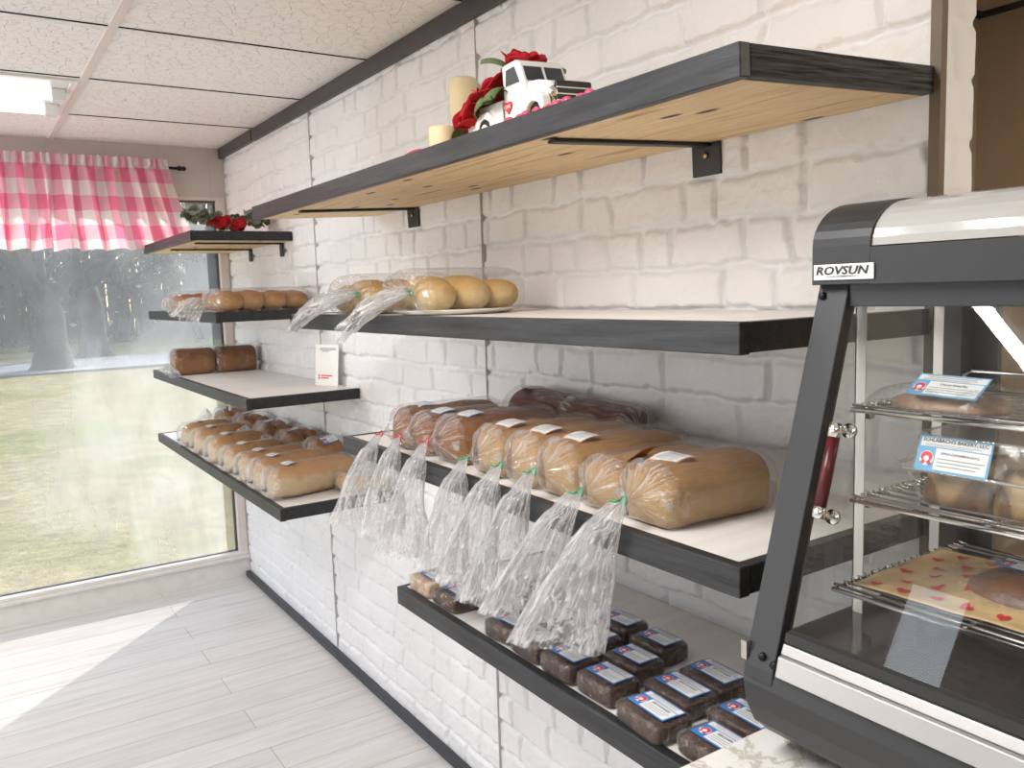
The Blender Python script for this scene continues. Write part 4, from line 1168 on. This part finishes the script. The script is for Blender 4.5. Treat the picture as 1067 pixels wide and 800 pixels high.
# ------------------------------------------------------------------ counter
r = thing('counter', 'marble topped service counter under the black food case', 'counter', (0, 0, 0))
b = MB(); b.box(-.64, 1.0, -1.6, .664, .868, .900); obj('countertop', b, M['marble'], r, bevel=.004)
b = MB(); b.box(-.60, 1.0, -1.6, .640, .0, .868); obj('counter_body', b, M['counter_body'], r)

# ------------------------------------------------------------------ heated display case
CY1, CY0 = .630, .030           # far and near ends (y)
kx = .123/.403
def fx(z): return -.437 + (z-1.049)*kx      # slanting front plane
r = thing('food_display_case', 'black countertop food warmer case with slanting glass front and wire shelves', 'display case', (-.2, .33, .9), (0,0,0))
W2 = -r.location
def pobj(name, mb, mats, **k):
    par = k.pop('parent', r)
    mb.xf(Matrix.Translation(W2)); return obj(name, mb, mats, par, **k)
# base tray with rolled front
prof = [(.000,.925),(-.340,.911),(-.374,.913),(-.410,.925),(-.434,.946),(-.447,.972),(-.452,1.000),(-.446,1.021),(-.400,1.040),(-.395,1.040),(.000,1.040)]
pobj('base', MB().prism(prof[::-1], 'y', CY0, CY1), M['case_black'], bevel=.002)
pobj('case_floor', MB().box(-.392, -.004, CY0+.012, CY1-.012, 1.0400, 1.0450), M['dark_floor'])
# steel lip along the bottom of the glass
lipx = lambda z: fx(z)+.004
pl0 = [(fx(1.0430)-.008, 1.0430), (fx(1.0430)+.010, 1.0460), (fx(1.0210)+.012, 1.0210), (fx(1.0210)-.007, 1.0200)]
pobj('steel_lip', MB().prism(pl0, 'y', CY0, CY1-.045), M['steel'], bevel=.0015)
pl1 = [(fx(1.0550)-.002, 1.0550), (fx(1.0550)+.012, 1.0570), (fx(1.0450)+.012, 1.0450), (fx(1.0450)-.004, 1.0445)]
pobj('steel_lip', MB().prism(pl1, 'y', CY0, CY1-.045), M['steel'], bevel=.001)
pobj('gasket', MB().prism([(fx(1.0670)-.001,1.0670),(fx(1.0670)+.008,1.0680),(fx(1.0570)+.008,1.0570),(fx(1.0570)-.001,1.0570)], 'y', CY0, CY1-.045), M['rubber'])
pobj('lip_end', MB().box(fx(1.035)-.008, fx(1.035)+.02, CY1-.003, CY1+.005, 1.024, 1.046), M['steel'])
# slanting side posts (left one in view)
for (a, b_) in ((CY1-.040, CY1), (CY0, CY0+.040)):
    pf = [(fx(1.452)-.0, 1.460), (fx(1.452)+.020, 1.460), (fx(1.005)+.020, 1.008), (fx(1.005)-.001, 1.005), (fx(1.02)-.003, 1.02)]
    mb = MB()
    pobj('front_post', mb.prism(pf[::-1], 'y', a, b_), M['case_black'], bevel=.0015)
for (y, z) in ((.622, 1.443), (.607, 1.034), (.590, 1.030), (.050, 1.443)):
    q = MB(); q.lathe([(.0045,.004),(.0048,.001),(.004,-.003),(.0015,-.0035)], 12, (fx(z)-.004, y, z), axis='x'); pobj('screw', q, M['screw'], smooth=True)
# header and curved top
pobj('header', MB().box(fx(1.444)+.001, fx(1.444)+.02, CY0, CY1-.04, 1.430, 1.458), M['case_black'], bevel=.001)
arc = [(-.330,1.456),(-.330,1.500)]
for k in range(1, 10):
    a = PI/2*k/9
    arc.append((-.330+.075*(1-math.cos(a)), 1.500+.053*math.sin(a)))
arcb = arc + [(.000,1.556),(.000,1.456)]
pobj('top_cap', MB().prism(arcb, 'y', CY1-.075, CY1), M['case_black'], smooth=False, bevel=.0008)
pobj('top_cap', MB().prism(arcb, 'y', CY0, CY0+.075), M['case_black'], bevel=.0008)
low = [(-.330,1.456),(-.330,1.497),(-.322,1.497),(-.322,1.462),(-.30,1.456)]
pobj('front_band', MB().prism(low, 'y', CY0+.075, CY1-.075), M['case_black'])
# white acrylic light panel, rounded into the cap
wh = [(x+.0025, z-.0015) for x, z in arc[1:]] + [(-.10,1.556),(-.10,1.545),(-.25,1.545),(-.31,1.50)]
pobj('light_panel', MB().prism(wh, 'y', CY0+.075, CY1-.075), M['light_panel'])
pobj('top_plate', MB().box(-.11, 0, CY0+.075, CY1-.075, 1.53, 1.555), M['case_black'])
# badge
bx = -.331
o = pobj('badge', MB().box(bx-.0015, bx+.0005, .549, .626, 1.4615, 1.4795), M['badge'], bevel=.0008)
tx = text_mb('ROVSUN', .0165, .025)
tx.v = [((x + y*.22)*1.02, y*.80, z) for x, y, z in tx.v]
tx.xf(Matrix.Translation(W2+Vector((bx-.0022, .5885, 1.4718))) @ Matrix(((0,0,-1,0),(-1,0,0,0),(0,1,0,0),(0,0,0,1))))
tx.prism([(.612,1.4655),(.588,1.4649),(.562,1.4655),(.588,1.4661)], 'x', bx-.0022, bx-.0010)
for i in range(len(tx.v)-8, len(tx.v)): tx.v[i] = tuple(Vector(tx.v[i])+W2)
obj('badge_text', tx, M['ink'], o)
# glass
g_ = MB(); g_.add([(fx(1.434)+.006, CY1-.036, 1.434), (fx(1.434)+.006, CY0+.036, 1.434), (fx(1.045)+.006, CY0+.036, 1.045), (fx(1.045)+.006, CY1-.036, 1.045)], [(0,1,2,3)])
pobj('front_glass', g_, M['case_glass'])
for y in (CY1-.006, CY0+.006):
    g_ = MB(); g_.add([(fx(1.452)+.02, y, 1.452), (-.02, y, 1.452), (-.02, y, 1.03), (fx(1.03)+.024, y, 1.03)], [(0,1,2,3)])
    pobj('side_glass', g_, M['case_glass'])
# back frame and sliding back doors
for (a, b_) in ((CY1-.03, CY1), (CY0, CY0+.03)): pobj('back_post', MB().box(-.050, 0, a, b_, 1.026, 1.456), M['case_black'])
pobj('back_rail', MB().box(-.03, 0, CY0, CY1, 1.42, 1.456), M['case_black'])
g_ = MB(); g_.add([(-.012, CY0+.03, 1.03), (-.012, CY1-.03, 1.03), (-.012, CY1-.03, 1.43), (-.012, CY0+.03, 1.43)], [(0,1,2,3)]); pobj('back_glass', g_, M['case_glass'])
pobj('back_door_frame', MB().box(-.018, -.008, CY1-.062, CY1-.030, 1.03, 1.43), M['case_black'])
# slotted posts
for (x, y) in ((-.262, CY1-.026), (-.092, CY1-.026), (-.262, CY0+.026), (-.092, CY0+.026)):
    q = MB(); q.box(x-.009, x-.0075, y-.007, y+.007, 1.0295, 1.456); q.box(x-.009, x+.009, y+.0055, y+.007, 1.0295, 1.456)
    o = pobj('slotted_post', q, M['post_steel'])
    q = MB()
    for k in range(22):
        z = 1.06+.0165*k
        q.box(x-.001, x+.005, y+.0050, y+.0056, z, z+.005)
    q.xf(Matrix.Translation(W2)); obj('slot', q, M['ink'], o)
# wire shelves
def rack(z, x0, x1, y0, y1, lipz=.0):
    q = MB(); w = .0024
    q.tube([(x0,y0,z),(x0,y1,z),(x1,y1,z),(x1,y0,z)], w*1.25, 8, closed=True)
    n_ = 11
    for k in range(1, n_): 
        x = x0+(x1-x0)*k/n_
        q.tube([(x,y0,z+.003),(x,y1,z+.003)], w*.7, 6)
    for y in (y0+.15, y1-.15): q.tube([(x0,y,z-.0015),(x1,y,z-.0015)], w*.8, 6)
    q.tube([(x0+.002,y0,z+.006),(x0+.002,y1,z+.006)], w*.8, 6)
    # twisted lattice along the left edge
    pts = [(x0+(x1-x0)*k/40, y1-.006+.005*(1 if k % 2 else -1), z+.001+.004*(k % 2)) for k in range(41)]
    q.tube(pts, w*.75, 6)
    pobj('wire_shelf', q, M['chrome'], smooth=True)
    q = MB()
    for (x, y) in ((-.262, y1+.006), (-.092, y1+.006)): q.prism([(x-.006,z-.004),(x+.010,z-.004),(x+.006,z-.016),(x-.002,z-.016)], 'y', y-.006, y+.004)
    pobj('shelf_clip', q, M['steel'])
y1r, y0r = CY1-.036, CY0+.036
rack(1.307, -.302, -.052, y0r, y1r)
rack(1.196, -.300, -.052, y0r, y1r)
rack(1.093, -.334, -.052, y0r, y1r)
# raised guard rail behind the top shelf
pobj('guard_rail', MB().tube([(-.070,y1r-.01,1.308),(-.070,y1r-.01,1.330),(-.074,y1r-.022,1.336),(-.074,y0r+.02,1.336)], .0026, 8), M['chrome'], smooth=True)
# door handle on the front glass
def fpt(z, y, off): # point in front of the slanted glass
    nrm = Vector((-1, 0, kx)).normalized(); return Vector((fx(z)+.006, y, z)) + nrm*off
hy = .560
q = MB(); q.tube([fpt(1.281, hy, .026), fpt(1.206, hy, .026)], .0068, 14); o = pobj('handle', q, M['handle_red'], smooth=True)
for (za, zb, zm) in ((1.296, 1.281, 1.292), (1.206, 1.194, 1.198)):
    q = MB(); q.tube([fpt(za, hy, .026), fpt(zb, hy, .026)], .0072, 14)
    q.tube([fpt(zm, hy, .0), fpt(zm, hy, .027)], .0050, 12); q.tube([fpt(zm, hy, -.003), fpt(zm, hy, .002)], .0085, 14)
    q.xf(Matrix.Translation(W2)); obj('handle_mount', q, M['chrome'], o, smooth=True)
for (x, y) in ((-.33, CY1-.05), (-.33, CY0+.05), (-.05, CY1-.05), (-.05, CY0+.05)):
    q = MB(); q.lathe([(.016,.9002),(.018,.904),(.016,.916)], 16, (x, y, 0)); pobj('foot', q, M['rubber'], smooth=True)

# goods in the case
def hump_mb(L, W, H, seed, n=36, m=24, p=2.6, nz=.004):
    mb = MB(); off = Vector((seed, seed*.3, 0))
    def fn(q, d):
        v_ = Vector((sgnpow(d.x, 2/p)*L/2, sgnpow(d.y, 2/p)*W/2, H*max(0, d.z)**.8 if d.z > 0 else 0))
        v_ += noise.noise_vector((v_+off)*26)*nz; v_.z = max(0, v_.z); return v_
    mb.ball((0,0,0), 1, n, m, 0, fn); return mb
# local frame: +x reads towards the near end (world -y), +y towards the back
rz = -PI/2
r2 = thing('fried_pie_bag', 'clear bag with a glazed cherry fried pie on the top wire shelf', 'pie', (-.250, .505, 1.3115), (0, 0, rz-.05))
obj('pie', hump_mb(.130, .075, .022, 3), M['glaze'], r2, smooth=True)
obj('plastic_bag', hump_mb(.200, .105, .029, 8, nz=.009, n=60, m=40), M['film_wrap'], r2, smooth=True)
lm = label_mb(.082, .036, .0025, True, 'Cherry Fried Pie'); lm.xf(Matrix.Translation((.012, -.026, .029)) @ Matrix.Rotation(.62, 4, 'X') @ Matrix.Rotation(-.02, 4, 'Z')); obj('label_sticker', lm, LBL_SKY(), r2)
r2 = thing('fried_pie_bag', 'clear bag of fried pie cut off at the right edge on the top wire shelf', 'pie', (-.225, .285, 1.3125), (0, 0, rz))
obj('pie', hump_mb(.140, .085, .030, 5), M['glaze'], r2, smooth=True)
obj('plastic_bag', hump_mb(.180, .110, .036, 9, nz=.009, n=60, m=40), M['film_wrap'], r2, smooth=True)
# clamshell of rolls
r2 = thing('clamshell_box', 'clear clamshell of apple cinnamon rolls on the middle wire shelf', 'pastry box', (-.205, .452, 1.2005), (0, 0, rz))
def tub(L, W, H0, H1, topL, topW, thick=0):
    mb = MB()
    def ring(l, w, z, ch):
        return [(-l/2+ch,-w/2,z),(l/2-ch,-w/2,z),(l/2,-w/2+ch,z),(l/2,w/2-ch,z),(l/2-ch,w/2,z),(-l/2+ch,w/2,z),(-l/2,w/2-ch,z),(-l/2,-w/2+ch,z)]
    rs = [ring(L*.86, W*.86, .001, .018), ring(L, W, H0, .02), ring(L*1.06, W*1.06, H0+.001, .02), ring(L*1.06, W*1.06, H0+.004, .02), ring(L, W, H0+.005, .02), ring(topL, topW, H1, .02)]
    v_ = [p for r_ in rs for p in r_]; f_ = [tuple(range(7, -1, -1)), tuple(40+i for i in range(8))]
    for j in range(5):
        for i in range(8): f_.append((j*8+i, j*8+(i+1) % 8, (j+1)*8+(i+1) % 8, (j+1)*8+i))
    mb.add(v_, f_); return mb
obj('clear_shell', tub(.195, .160, .042, .082, .168, .135), M['film_clam'], r2)
def oct_loop(l, w, z, ch=.02): return [(-l/2+ch,-w/2,z),(l/2-ch,-w/2,z),(l/2,-w/2+ch,z),(l/2,w/2-ch,z),(l/2-ch,w/2,z),(-l/2+ch,w/2,z),(-l/2,w/2-ch,z),(-l/2,-w/2+ch,z)]
b = MB(); b.tube(oct_loop(.207, .170, .0445), .0022, 6, closed=True); obj('rim', b, M['film_rim'], r2, smooth=True)
b = MB(); b.tube(oct_loop(.168, .135, .082), .0013, 6, closed=True)
for sx in (-1, 1): b.tube([(sx*.0775,-.078,.047), (sx*.066,-.066,.082)], .0012, 6)
obj('lid_edge', b, M['film_rim'], r2, smooth=True)
t = NT('cinnamon_swirl'); v = t.coord()
wv = t.new('TexWave', wave_type='RINGS', rings_direction='Z'); wv.inputs['Scale'].default_value = 16; wv.inputs['Distortion'].default_value = 2.5; t.link(v, wv.inputs['Vector'])
M['cinnamon'] = t.done(t.bsdf(t.ramp(wv.outputs['Fac'], [(.1,(.20,.10,.045)),(.35,(.46,.29,.13)),(.8,(.56,.39,.20))]), .5, 0, t.bump(t.noise(v, 60), .4, .004)))
for (x, y) in ((-.040, -.034), (.040, -.034), (-.040, .034), (.040, .034)):
    obj('cinnamon_roll', hump_mb(.080, .068, .050, x*90+y*40, 24, 16, 3.4, .003), M['cinnamon'], r2, smooth=True, loc=(x, y, .003))
lm = label_mb(.080, .040, .0025, True, 'APPLE CINNAMON ROLL', "SCHLABACH'S BAKERY, LLC")
lm.xf(Matrix.Translation((-.030, -.0800, .064)) @ Matrix.Rotation(1.22, 4, 'X')); obj('label_sticker', lm, LBL_SKY(), r2)
# kraft heart packet
r2 = thing('heart_paper_packet', 'brown paper packet printed with red hearts on the lowest wire shelf', 'pastry packet', (-.215, .425, 1.0985), (0, 0, rz+.03))
b = MB(); b.grid(lambda a, q: ((a-.5)*.31, (q-.5)*.20, .004+.022*max(0, 1-((a-.52)/.36)**2-((q-.5)/.42)**2)+.002*noise.noise(Vector((a*7, q*5, 2)))), 40, 30)
paper = obj('paper', b, M['kraft'], r2, smooth=True); paper.modifiers.new('solid', 'SOLIDIFY').thickness = .0012
def kz(x, y):
    a, q = x/.31+.5, y/.20+.5
    return .004+.022*max(0, 1-((a-.52)/.36)**2-((q-.5)/.42)**2)+.002*noise.noise(Vector((a*7, q*5, 2)))
hb = MB(); g = random.Random(3)
for i in range(9):
    for j in range(6):
        cx0 = -.135+.034*i+(.017 if j % 2 else 0)+g.uniform(-.004,.004); cy0 = -.082+.033*j+g.uniform(-.003,.003)
        if abs(cx0) > .146: continue
        sc_ = .0072*g.uniform(.85,1.2); an = g.uniform(-.7,.7); pts = []
        for k in range(18):
            a = 2*PI*k/18; hx = math.sin(a)**3; hy_ = (13*math.cos(a)-5*math.cos(2*a)-2*math.cos(3*a)-math.cos(4*a))/16
            x = cx0+sc_*(hx*math.cos(an)-hy_*math.sin(an)); y = cy0+sc_*(hx*math.sin(an)+hy_*math.cos(an)); pts.append((x, y, kz(x, y)+.0008))
        hb.add(pts, [tuple(range(17, -1, -1))])
obj('heart_print', hb, M['heart'], paper)
obj('pie', hump_mb(.165, .125, .033, 14, nz=.003), M['pie_dark'], r2, smooth=True, loc=(.02, -.004, .0015))
b = MB(); b.grid(lambda a, q: ((a-.5)*.24+.015, (q-.5)*.16, kz((a-.5)*.24+.015, (q-.5)*.16)+.009+.003*noise.noise(Vector((a*9, q*8, 6)))), 40, 30)
obj('plastic_window', b, M['film_wrap'], r2, smooth=True)
lm = label_mb(.080, .034, .0022, True); lm.xf(Matrix.Translation((.0, .004, .0375)) @ Matrix.Rotation(-.05, 4, 'Z')); obj('label_sticker', lm, LBL_BLUE(), r2)

# ------------------------------------------------------------------ outdoors
b = MB(); b.grid(lambda a, q: (-45+110*a, -25+105*q, GZ+.03*noise.noise(Vector((a*40, q*30, 0)))), 120, 90); struct('lawn', b, M['lawn'], smooth=True)
b = MB(); b.add([(-45, 21.0, GZ+.06), (65, 27.5, GZ+.06), (65, 32.5, GZ+.06), (-45, 26.0, GZ+.06)], [(0,1,2,3)]); struct('road', b, M['asphalt'])
b = MB(); b.box(XL, .1, YW+.0, YW+.12, -.4, -.001); struct('wall_footing', b, M['white_wall'])
def tree(label, x, y, h, r0, seed, leaves=260, group='bare trees beyond the lawn', levels=3):
    g = random.Random(seed)
    r = thing('bare_tree', label, 'tree', (x, y, GZ), (0, 0, 0), group)
    tr = MB(); br_ = MB(); tips = []
    pts = [Vector((0,0,-.1)), Vector((0,0,.15)), Vector((.02,0,h*.08)), Vector((.04*h*.1,.0,h*.15)), Vector((g.uniform(-.2,.2),g.uniform(-.2,.2),h*.24))]
    tr.tube(pts, [r0*2.0, r0*1.35, r0*1.02, r0*.95, r0*.75], 12)
    def grow(p, d, L, rad, lev):
        q = [p]; dd = d.copy()
        for k in range(4):
            dd = (dd + Vector((g.uniform(-.3,.3), g.uniform(-.3,.3), g.uniform(-.1,.3)))).normalized()
            q.append(q[-1]+dd*L/4)
        br_.tube(q, [rad*(1-.14*k) for k in range(5)], 5 if lev else 7)
        if lev >= levels: tips.extend(q[2:]); return
        for k in range(g.choice((3, 4))):
            i = g.choice((2, 3, 4)); nd = (dd + Vector((g.uniform(-1,1), g.uniform(-1,1), g.uniform(-.4,.7)))).normalized()
            grow(q[i], nd, L*g.uniform(.5,.75), rad*.5, lev+1)
    top = pts[-1]
    for k in range(6):
        a = 2*PI*k/6+g.uniform(-.4,.4)
        st_ = pts[3].lerp(top, g.uniform(.1, 1))
        grow(st_, Vector((math.cos(a), math.sin(a), g.uniform(.35,1.4))).normalized(), h*g.uniform(.26,.40), r0*g.uniform(.38,.55), 0)
    obj('trunk', tr, M['outdoor_bark'], r, smooth=True); tag(obj('branches', br_, M['outdoor_bark'], r, smooth=True), kind='stuff')
    lf = MB()
    if leaves and tips:
        for k in range(leaves):
            c0 = g.choice(tips)+Vector((g.uniform(-1,1), g.uniform(-1,1), g.uniform(-1,.6)))*h*.05
            n_ = Vector((g.uniform(-1,1), g.uniform(-1,1), g.uniform(-1,1))).normalized(); u_ = n_.cross(Vector((.2,.3,.9))).normalized(); w_ = n_.cross(u_); s = g.uniform(.05,.12)
            lf.add([c0-u_*s, c0+w_*s*.6, c0+u_*s, c0-w_*s*.6], [(0,1,2,3)])
        tag(obj('leaves', lf, M['brown_leaf'], r), kind='stuff')
    return r
tree('nearest big bare oak with a flared trunk beside the road', .83, 25.0, 9.5, .38, 3, 3200)
tree('second bare tree across the road to the right of the big oak', 2.55, 30.5, 11.0, .36, 8, 2600)
g = random.Random(12)
places = ['far woods, left of the big oak', 'far woods, behind the big oak', 'far woods, right of the second tree', 'far woods, towards the right window edge']
tt = [tree('slim bare tree in the hazy far woods beyond the road', -3, 38, 10, .16, 21, 500, 'slim trees in the far woods', 2), tree('slim bare tree in the hazy far woods beyond the road', 5, 40, 11, .2, 22, 500, 'slim trees in the far woods', 2)]
for k in range(26):
    dup(tt[k % 2], (-14+1.25*k+g.uniform(-.5,.5), g.uniform(35, 50), GZ), (0, 0, g.uniform(0, 6.28)), 'slim bare tree in the hazy far woods beyond the road', 'slim trees in the far woods')
b = MB(); g = random.Random(77)
for k in range(2300):
    x = g.uniform(-24, 34); y = g.uniform(40, 54); h = g.uniform(2.0, 11.5)
    b.tube([(x, y, GZ), (x+g.uniform(-.4,.4), y, GZ+h*.5), (x+g.uniform(-1,1), y, GZ+h)], [.07, .055, .03], 3)
for k in range(9000):
    x = g.uniform(-16, 28); y = g.uniform(38, 54); z = GZ+12.5*g.random()**.6+.3; q = g.uniform(.06, .17); e_ = g.uniform(-.1, .1)
    b.add([(x-q,y,z), (x,y+e_,z-q*.6), (x+q,y,z+e_), (x,y-e_,z+q*.6)], [(0,1,2,3)], 1)
th_ = obj('thicket', b, [M['twig'], M['brown_leaf']]); tag(th_, 'grey brushy thicket filling the woods beyond the road', 'thicket', None, 'stuff')

# ------------------------------------------------------------------ sun, sky
sun = bpy.data.lights.new('sun', 'SUN'); sun.energy = 6.0; sun.angle = .012; sun.color = (1,.95,.87)
so = bpy.data.objects.new('sun', sun); C.objects.link(so)
dirv = Vector((-.70, -.71, -.49)).normalized()
so.rotation_euler = dirv.to_track_quat('-Z', 'Y').to_euler()
w = bpy.data.worlds.new('sky'); sc.world = w; w.use_nodes = True
nt = w.node_tree; nt.nodes.clear()
ou = nt.nodes.new('ShaderNodeOutputWorld'); bg = nt.nodes.new('ShaderNodeBackground'); sk = nt.nodes.new('ShaderNodeTexSky')
sk.sky_type = 'NISHITA'; sk.sun_disc = False; sk.sun_elevation = math.radians(26); sk.sun_rotation = math.radians(45); sk.air_density = 1.0; sk.dust_density = 1.0
bg.inputs[1].default_value = .25
nt.links.new(sk.outputs[0], bg.inputs[0]); nt.links.new(bg.outputs[0], ou.inputs[0])
